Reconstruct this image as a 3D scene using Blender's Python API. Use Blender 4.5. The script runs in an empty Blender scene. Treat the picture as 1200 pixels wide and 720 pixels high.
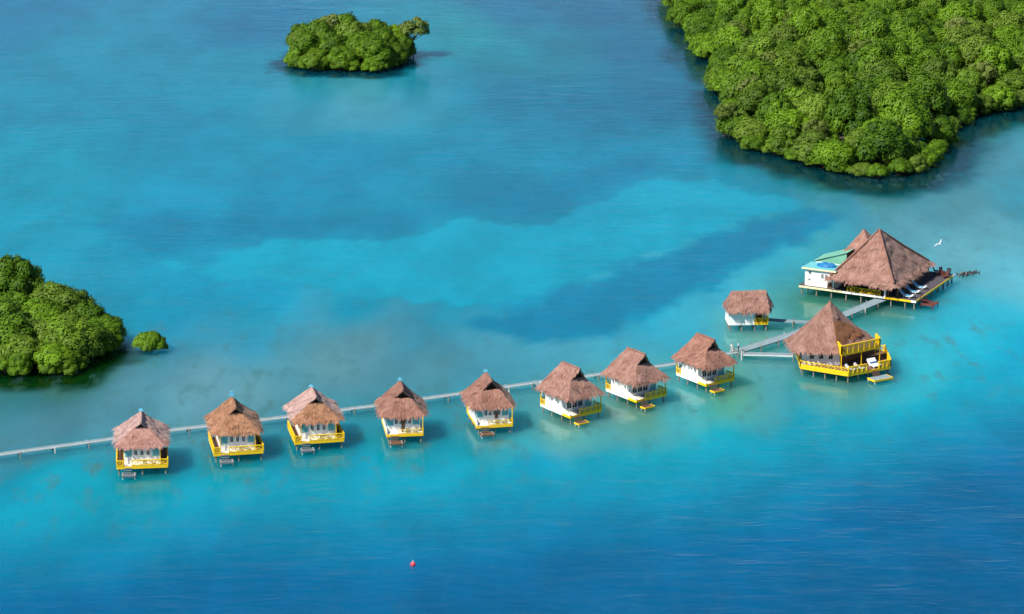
import bpy, bmesh, math, random
import numpy as np
from mathutils import Vector, Matrix, noise

R = math.radians
S = bpy.context.scene
COL = S.collection

# ------------------------------------------------------------------ camera, sky, sun, exposure
CAM_H, PITCH, HFOV = 150.0, R(16.0), R(20.0)
cd = bpy.data.cameras.new('camera'); cam = bpy.data.objects.new('camera', cd); COL.objects.link(cam)
cam.location = (0, 0, CAM_H); cam.rotation_euler = (R(90) - PITCH, 0, 0)
cd.angle = HFOV; cd.clip_start = 1.0; cd.clip_end = 30000
S.camera = cam

SUN_EL, SUN_AZ = R(47), math.atan2(-0.80, -0.60)      # azimuth as atan2(x, y): the sun stands behind and left of the camera
W = bpy.data.worlds.new('World'); S.world = W; W.use_nodes = True
wn = W.node_tree.nodes; wl = W.node_tree.links; wn.clear()
sky = wn.new('ShaderNodeTexSky'); sky.sky_type = 'NISHITA'; sky.sun_disc = False
sky.sun_elevation = SUN_EL; sky.sun_rotation = SUN_AZ; sky.altitude = 100
sky.air_density = 0.7; sky.dust_density = 0.0; sky.ozone_density = 2.0
bg = wn.new('ShaderNodeBackground'); bg.inputs['Strength'].default_value = 0.075
wo = wn.new('ShaderNodeOutputWorld')
wl.new(sky.outputs[0], bg.inputs[0]); wl.new(bg.outputs[0], wo.inputs[0])
sl = bpy.data.lights.new('sun', 'SUN'); sl.energy = 4.6; sl.angle = R(0.55); sl.color = (1.0, 0.95, 0.87)
sun = bpy.data.objects.new('sun', sl); COL.objects.link(sun)
sdir = Vector((math.sin(SUN_AZ)*math.cos(SUN_EL), math.cos(SUN_AZ)*math.cos(SUN_EL), math.sin(SUN_EL)))
sun.rotation_euler = sdir.to_track_quat('Z', 'Y').to_euler()
vs = S.view_settings; vs.view_transform = 'Standard'; vs.look = 'None'; vs.exposure = 0.66; vs.gamma = 1.0
vs.use_curve_mapping = False
S.cycles.use_denoising = True
S.cycles.max_bounces = 6; S.cycles.diffuse_bounces = 3; S.cycles.glossy_bounces = 3

# ------------------------------------------------------------------ helpers
FPX = 600 / math.tan(HFOV / 2)
def at(px, py, z=0.0):
    """a photo pixel and the height of the thing it touches -> a point of the place"""
    a = (px - 600) / FPX; b = (360 - py) / FPX
    d = Vector((a, math.cos(PITCH) + b*math.sin(PITCH), -math.sin(PITCH) + b*math.cos(PITCH)))
    return Vector((0, 0, CAM_H)) + d * ((z - CAM_H) / d.z)

def lin(c):
    return tuple(((v/255)/12.92 if v <= 10 else (((v/255)+0.055)/1.055)**2.4) for v in c)

def tag(o, label=None, cat=None, group=None, kind=None):
    for k, v in (('label', label), ('category', cat), ('group', group), ('kind', kind)):
        if v: o[k] = v
    return o
def empty(name, loc, rz=0.0, label=None, cat=None, group=None):
    o = bpy.data.objects.new(name, None); COL.objects.link(o)
    o.location = loc; o.rotation_euler = (0, 0, rz); o.empty_display_size = 0.3
    return tag(o, label, cat, group)

class MB:
    def __init__(s): s.v = []; s.f = []
    def add(s, vs, fs):
        n = len(s.v); s.v += [tuple(v) for v in vs]; s.f += [tuple(i+n for i in f) for f in fs]; return s
    def box(s, x0, x1, y0, y1, z0, z1):
        v = [(x, y, z) for z in (z0, z1) for y in (y0, y1) for x in (x0, x1)]
        return s.add(v, [(0,2,3,1),(4,5,7,6),(0,1,5,4),(2,6,7,3),(0,4,6,2),(1,3,7,5)])
    def bar(s, a, b, w, h=None, up=(0,0,1)):
        """a rectangular bar between two points"""
        h = h or w; a = Vector(a); b = Vector(b); d = (b-a).normalized(); u = Vector(up)
        if abs(d.dot(u)) > 0.98: u = Vector((0,1,0))
        r = d.cross(u).normalized(); u = r.cross(d).normalized()
        v = [p + r*(sx*w/2) + u*(sz*h/2) for p in (a, b) for sx, sz in ((-1,-1),(1,-1),(1,1),(-1,1))]
        return s.add(v, [(3,2,1,0),(4,5,6,7),(0,1,5,4),(1,2,6,5),(2,3,7,6),(3,0,4,7)])
    def tube(s, pts, rad, n=7):
        pts = [Vector(p) for p in pts]; rad = rad if isinstance(rad, (list, tuple)) else [rad]*len(pts)
        base = len(s.v); vv = []
        for i, p in enumerate(pts):
            d = (pts[min(i+1, len(pts)-1)] - pts[max(i-1, 0)]).normalized()
            u = Vector((1,0,0)) if abs(d.x) < 0.9 else Vector((0,1,0))
            r = d.cross(u).normalized(); q = d.cross(r)
            vv += [p + (r*math.cos(2*math.pi*k/n) + q*math.sin(2*math.pi*k/n))*rad[i] for k in range(n)]
        ff = []
        for i in range(len(pts)-1):
            for k in range(n):
                ff.append((i*n+k, i*n+(k+1)%n, (i+1)*n+(k+1)%n, (i+1)*n+k))
        ff.append(tuple(range(n))[::-1]); ff.append(tuple((len(pts)-1)*n+k for k in range(n)))
        return s.add(vv, ff)
    def prism(s, poly, z0, z1):
        n = len(poly)
        v = [(p[0], p[1], z0) for p in poly] + [(p[0], p[1], z1) for p in poly]
        return s.add(v, [tuple(range(n))[::-1], tuple(range(n, 2*n))] + [(i, (i+1)%n, n+(i+1)%n, n+i) for i in range(n)])
    def build(s, name, m, parent=None, smooth=False):
        me = bpy.data.meshes.new(name); me.from_pydata(s.v, [], s.f); me.update()
        bm = bmesh.new(); bm.from_mesh(me); bmesh.ops.recalc_face_normals(bm, faces=bm.faces); bm.to_mesh(me); bm.free()
        me.materials.append(m)
        if smooth: me.polygons.foreach_set('use_smooth', [True]*len(me.polygons))
        o = bpy.data.objects.new(name, me); COL.objects.link(o); o.parent = parent
        return o

# ------------------------------------------------------------------ materials
def mat(name):
    m = bpy.data.materials.new(name); m.use_nodes = True
    nt = m.node_tree; nt.nodes.clear()
    out = nt.nodes.new('ShaderNodeOutputMaterial')
    return m, nt, nt.nodes, nt.links, out
def node(nt, typ, **kw):
    n = nt.nodes.new(typ)
    for k, v in kw.items():
        if k.startswith('i_'): n.inputs[k[2:].replace('_', ' ')].default_value = v
        else: setattr(n, k, v)
    return n
def plain(name, c, rough=0.7, var=0.25, scale=1.5, dirt=None, dirt_amt=0.35, stretch=(1,1,1), spec=0.3, bump=0.0):
    """paint or timber: base colour, soft blotches, a finer grain, patches of wear"""
    m, nt, N, L, out = mat(name)
    p = node(nt, 'ShaderNodeBsdfPrincipled'); p.inputs['Roughness'].default_value = rough
    p.inputs['Specular IOR Level'].default_value = spec
    tc = node(nt, 'ShaderNodeTexCoord'); mp = node(nt, 'ShaderNodeMapping'); mp.inputs['Scale'].default_value = stretch
    L.new(tc.outputs['Object'], mp.inputs[0])
    n1 = node(nt, 'ShaderNodeTexNoise'); n1.inputs['Scale'].default_value = scale; n1.inputs['Detail'].default_value = 5; n1.inputs['Roughness'].default_value = 0.65
    L.new(mp.outputs[0], n1.inputs['Vector'])
    r1 = node(nt, 'ShaderNodeMapRange'); r1.inputs[1].default_value = 0.25; r1.inputs[2].default_value = 0.75
    r1.inputs[3].default_value = 1 - var; r1.inputs[4].default_value = 1 + var*0.6
    L.new(n1.outputs[0], r1.inputs[0])
    mx = node(nt, 'ShaderNodeMix', data_type='RGBA', blend_type='MULTIPLY'); mx.inputs[0].default_value = 1
    mx.inputs[6].default_value = (*c, 1); L.new(r1.outputs[0], mx.inputs[7])
    col = mx.outputs[2]
    if dirt:
        n2 = node(nt, 'ShaderNodeTexNoise'); n2.inputs['Scale'].default_value = scale*0.6; n2.inputs['Detail'].default_value = 6; n2.inputs['Roughness'].default_value = 0.7
        L.new(tc.outputs['Object'], n2.inputs['Vector'])
        r2 = node(nt, 'ShaderNodeMapRange'); r2.inputs[1].default_value = 0.5; r2.inputs[2].default_value = 0.72; r2.inputs[4].default_value = dirt_amt
        L.new(n2.outputs[0], r2.inputs[0])
        m2 = node(nt, 'ShaderNodeMix', data_type='RGBA'); L.new(r2.outputs[0], m2.inputs[0]); L.new(col, m2.inputs[6]); m2.inputs[7].default_value = (*dirt, 1)
        col = m2.outputs[2]
    L.new(col, p.inputs['Base Color'])
    if bump:
        b = node(nt, 'ShaderNodeBump'); b.inputs['Strength'].default_value = bump; b.inputs['Distance'].default_value = 0.05
        L.new(n1.outputs[0], b.inputs['Height']); L.new(b.outputs[0], p.inputs['Normal'])
    L.new(p.outputs[0], out.inputs[0])
    return m

M = {}
M['white'] = plain('white_paint', (0.87, 0.86, 0.82), 0.55, 0.08, 1.2, (0.50, 0.46, 0.38), 0.25)
M['cream'] = plain('cream_paint', (0.74, 0.66, 0.40), 0.55, 0.15, 1.2, (0.45, 0.38, 0.25), 0.3)
M['yellow'] = plain('yellow_paint', (0.88, 0.545, 0.008), 0.5, 0.12, 1.6, (0.55, 0.33, 0.03), 0.25)
M['teal'] = plain('teal_paint', (0.15, 0.50, 0.53), 0.5, 0.15, 1.2, (0.10, 0.32, 0.34), 0.3)
M['floor'] = plain('pale_deck_floor', (0.74, 0.71, 0.64), 0.7, 0.22, 2.0, (0.40, 0.33, 0.26), 0.35)
M['brown'] = plain('brown_deck_timber', (0.16, 0.085, 0.05), 0.75, 0.35, 3.0, (0.24, 0.16, 0.11), 0.4, (1, 6, 1))
M['darkdeck'] = plain('dark_deck_timber', (0.085, 0.075, 0.085), 0.75, 0.35, 2.0, (0.15, 0.13, 0.13), 0.4, (1, 8, 1))
M['redwood'] = plain('red_timber', (0.15, 0.045, 0.035), 0.75, 0.35, 2.0, (0.12, 0.05, 0.04), 0.4)
M['pier'] = plain('weathered_pier_boards', (0.22, 0.30, 0.33), 0.8, 0.25, 1.5, (0.20, 0.22, 0.22), 0.45)
M['pieredge'] = plain('pale_pier_edge', (0.66, 0.68, 0.66), 0.7, 0.2, 0.9, (0.36, 0.38, 0.38), 0.5)
M['landing'] = plain('grey_landing_boards', (0.13, 0.16, 0.18), 0.8, 0.25, 1.5, (0.24, 0.26, 0.27), 0.4)
M['post'] = plain('weathered_post', (0.26, 0.22, 0.18), 0.85, 0.35, 3.0, (0.10, 0.10, 0.07), 0.5)
M['palepost'] = plain('pale_painted_post', (0.62, 0.60, 0.55), 0.8, 0.25, 2.0, (0.22, 0.18, 0.12), 0.5)
M['glass'] = plain('dark_window_glass', (0.03, 0.045, 0.055), 0.12, 0.2, 1.0, spec=0.5)
M['void'] = plain('dark_void', (0.045, 0.022, 0.013), 0.9, 0.3, 2.0)
M['blue'] = plain('blue_sheet', (0.015, 0.17, 0.40), 0.5, 0.25, 1.0, (0.01, 0.09, 0.22), 0.5)
M['finial'] = plain('pale_blue_paint', (0.10, 0.42, 0.62), 0.5, 0.15, 1.5, (0.35, 0.5, 0.55), 0.4)
M['green'] = plain('green_roof_sheet', (0.16, 0.42, 0.30), 0.5, 0.2, 0.6, (0.30, 0.42, 0.30), 0.4)
M['cushion'] = plain('white_cushion', (0.80, 0.79, 0.77), 0.9, 0.08, 1.0)
M['buoy'] = plain('red_buoy_plastic', (0.62, 0.045, 0.07), 0.35, 0.15, 2.0, (0.5, 0.25, 0.22), 0.3, spec=0.5)
M['feather'] = plain('white_feathers', (0.82, 0.82, 0.80), 0.8, 0.08, 6.0)
M['bill'] = plain('yellow_bill', (0.6, 0.38, 0.04), 0.5, 0.1, 6.0)
M['skin'] = plain('skin', (0.32, 0.17, 0.11), 0.6, 0.1, 4.0)
M['hair'] = plain('dark_hair', (0.02, 0.015, 0.012), 0.6, 0.2, 9.0)
M['shirt'] = plain('white_cloth', (0.80, 0.80, 0.79), 0.9, 0.08, 4.0)
M['bluecloth'] = plain('pale_blue_cloth', (0.36, 0.52, 0.60), 0.9, 0.1, 4.0)
M['trouser'] = plain('dark_cloth', (0.03, 0.035, 0.045), 0.9, 0.2, 4.0)
M['mud'] = plain('mangrove_mud', (0.075, 0.055, 0.035), 0.8, 0.4, 0.3, (0.05, 0.06, 0.025), 0.5)
M['bark'] = plain('mangrove_bark', (0.15, 0.10, 0.075), 0.9, 0.4, 2.0, (0.30, 0.25, 0.22), 0.4)
M['root'] = plain('red_brown_prop_roots', (0.19, 0.085, 0.06), 0.9, 0.4, 2.0, (0.26, 0.20, 0.17), 0.4)
M['seat'] = plain('blue_lounger_cloth', (0.12, 0.33, 0.50), 0.8, 0.15, 2.0)

def thatch_mat(name, c_hi, c_lo):
    m, nt, N, L, out = mat(name)
    p = node(nt, 'ShaderNodeBsdfPrincipled'); p.inputs['Roughness'].default_value = 0.92; p.inputs['Specular IOR Level'].default_value = 0.1; p.inputs['Sheen Weight'].default_value = 0.12
    at_ = node(nt, 'ShaderNodeAttribute', attribute_name='tone')
    tc = node(nt, 'ShaderNodeTexCoord')
    n1 = node(nt, 'ShaderNodeTexNoise'); n1.inputs['Scale'].default_value = 0.55; n1.inputs['Detail'].default_value = 6; n1.inputs['Roughness'].default_value = 0.7
    n2 = node(nt, 'ShaderNodeTexNoise'); n2.inputs['Scale'].default_value = 4.5; n2.inputs['Detail'].default_value = 3
    L.new(tc.outputs['Object'], n1.inputs['Vector']); L.new(tc.outputs['Object'], n2.inputs['Vector'])
    a = node(nt, 'ShaderNodeMath', operation='MULTIPLY_ADD'); a.inputs[1].default_value = 1.7; L.new(n1.outputs[0], a.inputs[0]); L.new(at_.outputs['Fac'], a.inputs[2])
    b = node(nt, 'ShaderNodeMath', operation='MULTIPLY_ADD'); b.inputs[1].default_value = 0.7; L.new(n2.outputs[0], b.inputs[0]); L.new(a.outputs[0], b.inputs[2])
    r = node(nt, 'ShaderNodeMapRange'); r.inputs[1].default_value = 1.0; r.inputs[2].default_value = 2.1; L.new(b.outputs[0], r.inputs[0])
    mx = node(nt, 'ShaderNodeMix', data_type='RGBA'); L.new(r.outputs[0], mx.inputs[0]); mx.inputs[6].default_value = (*c_lo, 1); mx.inputs[7].default_value = (*c_hi, 1)
    L.new(mx.outputs[2], p.inputs['Base Color']); L.new(p.outputs[0], out.inputs[0])
    return m
THATCH = {
    'mauve': thatch_mat('mauve_thatch', (0.41, 0.245, 0.20), (0.17, 0.076, 0.052)),
    'tan':   thatch_mat('tan_thatch', (0.47, 0.255, 0.155), (0.19, 0.080, 0.036)),
    'rose':  thatch_mat('rose_grey_thatch', (0.62, 0.43, 0.39), (0.29, 0.165, 0.14)),
    'rosetan': thatch_mat('rose_tan_thatch', (0.48, 0.28, 0.24), (0.22, 0.095, 0.066)),
    'red':   thatch_mat('red_brown_thatch', (0.40, 0.215, 0.165), (0.16, 0.068, 0.044)),
    'rust':  thatch_mat('rust_thatch_patch', (0.40, 0.16, 0.06), (0.17, 0.065, 0.03)),
}

def leaf_mat(name, c_lo, c_hi, warm):
    m, nt, N, L, out = mat(name)
    at_ = node(nt, 'ShaderNodeAttribute', attribute_name='tone')
    oi = node(nt, 'ShaderNodeObjectInfo')
    s = node(nt, 'ShaderNodeMath', operation='MULTIPLY_ADD'); s.inputs[1].default_value = 0.65; s.inputs[2].default_value = 0.0
    L.new(at_.outputs['Fac'], s.inputs[0])
    s2 = node(nt, 'ShaderNodeMath', operation='MULTIPLY_ADD'); s2.inputs[1].default_value = 0.5; L.new(oi.outputs['Random'], s2.inputs[0]); L.new(s.outputs[0], s2.inputs[2])
    mx = node(nt, 'ShaderNodeMix', data_type='RGBA'); L.new(s2.outputs[0], mx.inputs[0]); mx.inputs[6].default_value = (*c_lo, 1); mx.inputs[7].default_value = (*c_hi, 1)
    # some trees are duller or more olive than their neighbours
    wn_ = node(nt, 'ShaderNodeTexWhiteNoise', noise_dimensions='1D'); L.new(oi.outputs['Random'], wn_.inputs['W'])
    rr = node(nt, 'ShaderNodeMapRange'); rr.inputs[1].default_value = 0.55; rr.inputs[2].default_value = 1.0; rr.inputs[4].default_value = 0.55; L.new(wn_.outputs['Value'], rr.inputs[0])
    m2 = node(nt, 'ShaderNodeMix', data_type='RGBA'); L.new(rr.outputs[0], m2.inputs[0]); L.new(mx.outputs[2], m2.inputs[6]); m2.inputs[7].default_value = (*warm, 1)
    d = node(nt, 'ShaderNodeBsdfPrincipled'); d.inputs['Roughness'].default_value = 0.6; d.inputs['Specular IOR Level'].default_value = 0.18
    t = node(nt, 'ShaderNodeBsdfTranslucent'); L.new(m2.outputs[2], d.inputs['Base Color']); L.new(m2.outputs[2], t.inputs[0])
    ms = node(nt, 'ShaderNodeMixShader'); ms.inputs[0].default_value = 0.18
    L.new(d.outputs[0], ms.inputs[1]); L.new(t.outputs[0], ms.inputs[2]); L.new(ms.outputs[0], out.inputs[0])
    return m
M['leaf'] = leaf_mat('mangrove_leaves', (0.018, 0.062, 0.003), (0.160, 0.300, 0.012), (0.145, 0.205, 0.03))
M['leafdry'] = leaf_mat('thin_olive_leaves', (0.07, 0.11, 0.016), (0.18, 0.25, 0.04), (0.18, 0.20, 0.07))

# ------------------------------------------------------------------ water
def water_material():
    m, nt, N, L, out = mat('lagoon_water')
    p = node(nt, 'ShaderNodeBsdfPrincipled'); p.inputs['Roughness'].default_value = 0.15
    p.inputs['IOR'].default_value = 1.333; p.inputs['Specular IOR Level'].default_value = WATER_SPEC
    p.inputs['Subsurface Weight'].default_value = 1.0; p.inputs['Subsurface Radius'].default_value = (26.0, 52.0, 52.0); p.inputs['Subsurface Scale'].default_value = 1.0; p.inputs['Specular Tint'].default_value = (0.0, 0.70, 0.95, 1)
    tint = node(nt, 'ShaderNodeAttribute', attribute_name='bed_reflection_tint')
    geo = node(nt, 'ShaderNodeNewGeometry')
    def noise_(scale, stretch, detail, rough=0.55, rot=0.0, dist=0.0):
        mp = node(nt, 'ShaderNodeMapping'); mp.inputs['Scale'].default_value = stretch; mp.inputs['Rotation'].default_value = (0, 0, rot)
        L.new(geo.outputs['Position'], mp.inputs[0])
        n = node(nt, 'ShaderNodeTexNoise'); n.inputs['Scale'].default_value = scale; n.inputs['Detail'].default_value = detail; n.inputs['Roughness'].default_value = rough
        n.inputs['Distortion'].default_value = dist
        L.new(mp.outputs[0], n.inputs['Vector']); return n.outputs[0]
    # mottled seabed: weed and coral patches, finer sandy streaks
    patch = noise_(0.075, (1, 0.42, 1), 5, 0.62)
    rp = node(nt, 'ShaderNodeMapRange'); rp.inputs[1].default_value = 0.36; rp.inputs[2].default_value = 0.64; rp.inputs[3].default_value = 0.87; rp.inputs[4].default_value = 1.09; L.new(patch, rp.inputs[0])
    fine = noise_(0.30, (1, 0.35, 1), 4, 0.6)
    rf = node(nt, 'ShaderNodeMapRange'); rf.inputs[1].default_value = 0.52; rf.inputs[2].default_value = 0.72; rf.inputs[3].default_value = 0.0; rf.inputs[4].default_value = 0.75; L.new(fine, rf.inputs[0])
    reef = node(nt, 'ShaderNodeAttribute', attribute_name='reef')
    rm = node(nt, 'ShaderNodeMath', operation='MULTIPLY'); L.new(rf.outputs[0], rm.inputs[0]); L.new(reef.outputs['Fac'], rm.inputs[1])
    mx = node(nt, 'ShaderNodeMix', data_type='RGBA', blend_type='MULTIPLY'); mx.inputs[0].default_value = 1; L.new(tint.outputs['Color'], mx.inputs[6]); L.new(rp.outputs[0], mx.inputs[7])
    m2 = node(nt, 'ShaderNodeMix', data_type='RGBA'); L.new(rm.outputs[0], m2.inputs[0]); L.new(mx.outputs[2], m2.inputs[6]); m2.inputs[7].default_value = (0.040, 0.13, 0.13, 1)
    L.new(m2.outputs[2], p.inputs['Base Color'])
    # waves: short wind ripples in long low crests, rougher outside the reef
    chop = node(nt, 'ShaderNodeAttribute', attribute_name='chop')
    w0 = noise_(0.30, (0.42, 1.0, 1), 2, 0.45, R(-7), 0.3)
    cx = node(nt, 'ShaderNodeCombineXYZ'); kx = node(nt, 'ShaderNodeMath', operation='MULTIPLY'); kx.inputs[1].default_value = -3.0; L.new(w0, kx.inputs[0]); L.new(kx.outputs[0], cx.inputs[1])
    va = node(nt, 'ShaderNodeVectorMath', operation='ADD'); L.new(geo.outputs['Position'], va.inputs[0]); L.new(cx.outputs[0], va.inputs[1])
    mp1 = node(nt, 'ShaderNodeMapping'); mp1.inputs['Scale'].default_value = (0.42, 1.0, 1); mp1.inputs['Rotation'].default_value = (0, 0, R(-7)); L.new(va.outputs[0], mp1.inputs[0])
    n1_ = node(nt, 'ShaderNodeTexNoise'); n1_.inputs['Scale'].default_value = 0.30; n1_.inputs['Detail'].default_value = 2; n1_.inputs['Roughness'].default_value = 0.45; n1_.inputs['Distortion'].default_value = 0.3; L.new(mp1.outputs[0], n1_.inputs['Vector'])
    w1 = n1_.outputs[0]
    w2 = noise_(0.85, (0.40, 1.0, 1), 3, 0.5, R(6), 0.3)
    w3 = noise_(0.09, (0.45, 1.0, 1), 2, 0.5, R(-12))
    s1 = node(nt, 'ShaderNodeMath', operation='MULTIPLY_ADD'); s1.inputs[1].default_value = 0.22; L.new(w2, s1.inputs[0]); L.new(w1, s1.inputs[2])
    s2 = node(nt, 'ShaderNodeMath', operation='MULTIPLY_ADD'); s2.inputs[1].default_value = 1.2; L.new(w3, s2.inputs[0]); L.new(s1.outputs[0], s2.inputs[2])
    h = node(nt, 'ShaderNodeMath', operation='MULTIPLY'); L.new(s2.outputs[0], h.inputs[0]); L.new(chop.outputs['Fac'], h.inputs[1])
    # gusts: patches of rougher and calmer surface
    gust = noise_(0.022, (0.6, 0.30, 1), 3, 0.6, R(-15))
    rg = node(nt, 'ShaderNodeMapRange'); rg.inputs[1].default_value = 0.35; rg.inputs[2].default_value = 0.65; rg.inputs[3].default_value = 0.45; rg.inputs[4].default_value = 1.35; L.new(gust, rg.inputs[0])
    hg = node(nt, 'ShaderNodeMath', operation='MULTIPLY'); L.new(h.outputs[0], hg.inputs[0]); L.new(rg.outputs[0], hg.inputs[1]); h = hg
    b = node(nt, 'ShaderNodeBump'); b.inputs['Strength'].default_value = 1.0; b.inputs['Distance'].default_value = 1.0
    L.new(h.outputs[0], b.inputs['Height']); L.new(b.outputs[0], p.inputs['Normal'])
    L.new(p.outputs[0], out.inputs[0])
    return m
WATER_SPEC = 0.16

# colour of the lagoon over its bed (sand, weed, deep channel) at surveyed points
BANK = [(60,262),(150,288),(190,302),(260,289),(335,276),(400,279),(455,283),(500,271),(535,258),(590,261),(645,261),(690,238),(720,227),(770,209),(800,196),(760,178),(690,190),(600,215),(500,238),(380,246),(200,244)]
BED = [((10,10),(26,127,164)),((100,100),(27,146,174)),((300,30),(23,121,158)),((50,200),(34,156,182)),((200,150),(27,144,175)),((400,200),(23,141,175)),
 ((560,200),(18,141,173)),((600,110),(17,125,156)),((555,40),(45,150,160)),((600,65),(31,139,157)),((360,112),(55,150,175)),((430,118),(77,164,183)),
 ((480,105),(54,149,174)),((250,95),(36,147,174)),((600,8),(15,109,142)),((690,12),(12,107,140)),((740,60),(14,115,148)),((700,130),(13,123,156)),
 ((780,120),(13,115,147)),((50,280),(50,160,188)),((200,260),(24,157,193)),((320,255),(22,141,175)),((430,262),(20,148,179)),((700,200),(17,149,182)),
 ((800,180),(19,142,173)),((150,330),(51,154,184)),((200,350),(19,162,196)),((300,350),(15,164,201)),((420,360),(28,158,190)),((520,370),(48,149,177)),
 ((620,240),(13,136,162)),((620,310),(17,160,187)),((600,340),(32,164,204)),((750,370),(56,177,209)),((820,330),(65,182,211)),((800,390),(65,175,200)),
 ((700,395),(78,175,199)),((640,420),(79,159,180)),((560,420),(80,151,171)),((860,225),(30,152,180)),((900,205),(43,142,166)),((980,220),(66,146,164)),
 ((1060,222),(72,141,158)),((1140,180),(83,146,161)),((1190,150),(76,154,171)),((1190,230),(69,153,172)),((1150,260),(102,172,185)),((1050,255),(95,157,168)),
 ((960,275),(71,167,182)),((910,300),(67,180,200)),((1170,320),(104,192,210)),((1140,380),(62,199,225)),((1190,420),(21,175,211)),((1080,420),(64,198,218)),
 ((1180,480),(0,156,196)),((1060,470),(63,179,197)),((960,462),(68,177,185)),((900,470),(91,182,191)),((800,480),(77,183,191)),((700,505),(97,183,190)),
 ((620,520),(66,181,191)),((740,540),(1,175,201)),((850,525),(7,171,195)),((960,510),(12,170,199)),((1100,530),(0,139,184)),((1190,540),(0,127,177)),
 ((880,398),(121,196,180)),((900,430),(101,184,191)),((960,362),(70,140,114)),((1005,352),(99,154,132)),((1010,385),(63,180,187)),((980,448),(94,152,138)),
 ((860,465),(105,177,134)),((740,478),(122,174,142)),((665,500),(122,179,153)),((575,512),(78,165,177)),((470,522),(60,155,166)),((372,532),(56,157,171)),
 ((280,546),(55,156,168)),((165,562),(53,157,166)),((30,470),(66,125,136)),((60,455),(62,97,83)),((110,435),(70,117,111)),((150,460),(98,155,171)),
 ((300,460),(110,161,170)),((400,420),(108,154,160)),((440,402),(104,151,158)),((350,425),(92,155,169)),((480,395),(67,145,170)),((300,400),(64,163,194)),
 ((240,395),(62,147,174)),((220,370),(47,156,191)),((240,440),(113,162,173)),((500,425),(90,148,160)),((30,510),(90,149,168)),((110,500),(94,152,169)),
 ((230,480),(109,165,178)),((50,560),(0,171,196)),((100,580),(0,179,205)),((230,575),(0,166,198)),((20,600),(0,135,180)),((330,560),(0,166,196)),
 ((430,556),(0,167,197)),((540,548),(3,160,183)),((640,556),(0,141,198)),((80,640),(0,114,165)),((300,610),(0,127,188)),((300,650),(0,108,171)),
 ((500,600),(0,124,191)),((500,650),(0,107,155)),((700,585),(0,133,187)),((700,640),(0,106,155)),((820,600),(0,113,168)),((900,565),(0,119,184)),
 ((980,560),(0,125,165)),((1100,600),(0,101,148)),((600,712),(0,102,152)),((100,712),(0,99,154)),((1100,700),(0,78,129)),((300,700),(0,91,144)),
 ((900,660),(0,95,146)),((850,712),(0,97,150)),((1190,640),(0,96,148)),((30,670),(0,100,155)),((0,-40),(28,128,169)),((600,-40),(20,116,152)),
 ((1250,100),(63,151,171)),((104,102),(27,144,173)),((404,202),(23,150,184)),((604,702),(0,94,142)),((304,642),(0,110,167)),((254,462),(108,159,173)),
 ((84,577),(0,176,202)),((1104,232),(85,148,157)),((823,341),(66,180,208)),((1153,401),(51,182,207)),((703,561),(0,142,176)),((1003,561),(0,126,170)),
 ((433,411),(87,140,156)),((63,501),(85,127,138)),((1133,641),(0,94,141)),((1133,301),(113,182,194)),((953,501),(43,168,195)),((303,381),(49,161,190)),
 ((653,61),(22,128,150)),((423,113),(80,162,183)),((723,501),(91,178,178))]
SAND = [(185,303),(260,290),(335,277),(400,280),(455,284),(500,272),(535,259),(590,262),(645,262),(690,239),(720,228),(770,210),(835,213),(885,226),(945,238),(915,252),(850,268),(790,288),(720,318),(640,345),(600,356),(540,358),(400,345),(250,325)]
WEED = [(560,398),(540,382),(600,363),(650,340),(720,314),(800,286),(870,263),(950,243),(992,256),(945,284),(885,310),(825,342),(765,372),(705,398),(640,408)]

shore = [(794,24),(812,42),(812,62),(844,84),(844,112),(855,158),(872,176),(908,184),(980,204),(1035,211),(1086,203),(1108,178),(1114,160),(1140,143),(1158,135),(1200,127),(1240,120)]
PEN = [np.array(at(*q)[:2]) for q in shore] + [np.array(q) for q in ((150,745),(178,830),(180,930),(64,930),(46,880))]
ISLET = [np.array(at(*q)[:2]) for q in ((333,74),(346,81),(385,83),(420,84),(446,86),(470,77),(482,66),(470,58),(440,54),(390,54),(350,58),(334,66))]
ISL = [np.array(at(*q)[:2]) for q in ((-70,438),(0,439),(40,440),(72,441),(92,437),(98,426),(114,420),(136,411),(140,404),(116,395),(88,388),(40,378),(-70,372))]
def poly_sd(P, poly):
    """signed distance (inside positive) of points P to a polygon, numpy"""
    d = np.full(len(P), 1e9); ins = np.zeros(len(P), bool)
    for i in range(len(poly)):
        a = poly[i]; b = poly[(i+1) % len(poly)]; ab = b - a
        t = np.clip(((P-a) @ ab) / (ab @ ab), 0, 1)
        d = np.minimum(d, np.hypot(*(P - (a + t[:, None]*ab)).T))
        c = ((a[1] > P[:,1]) != (b[1] > P[:,1]))
        with np.errstate(divide='ignore', invalid='ignore'):
            xi = (b[0]-a[0]) * (P[:,1]-a[1]) / (b[1]-a[1]) + a[0]
        ins ^= c & (P[:,0] < xi)
    return np.where(ins, d, -d)
sstep = lambda e0, e1, x: (lambda t: t*t*(3-2*t))(np.clip((x-e0)/(e1-e0), 0, 1))

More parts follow.
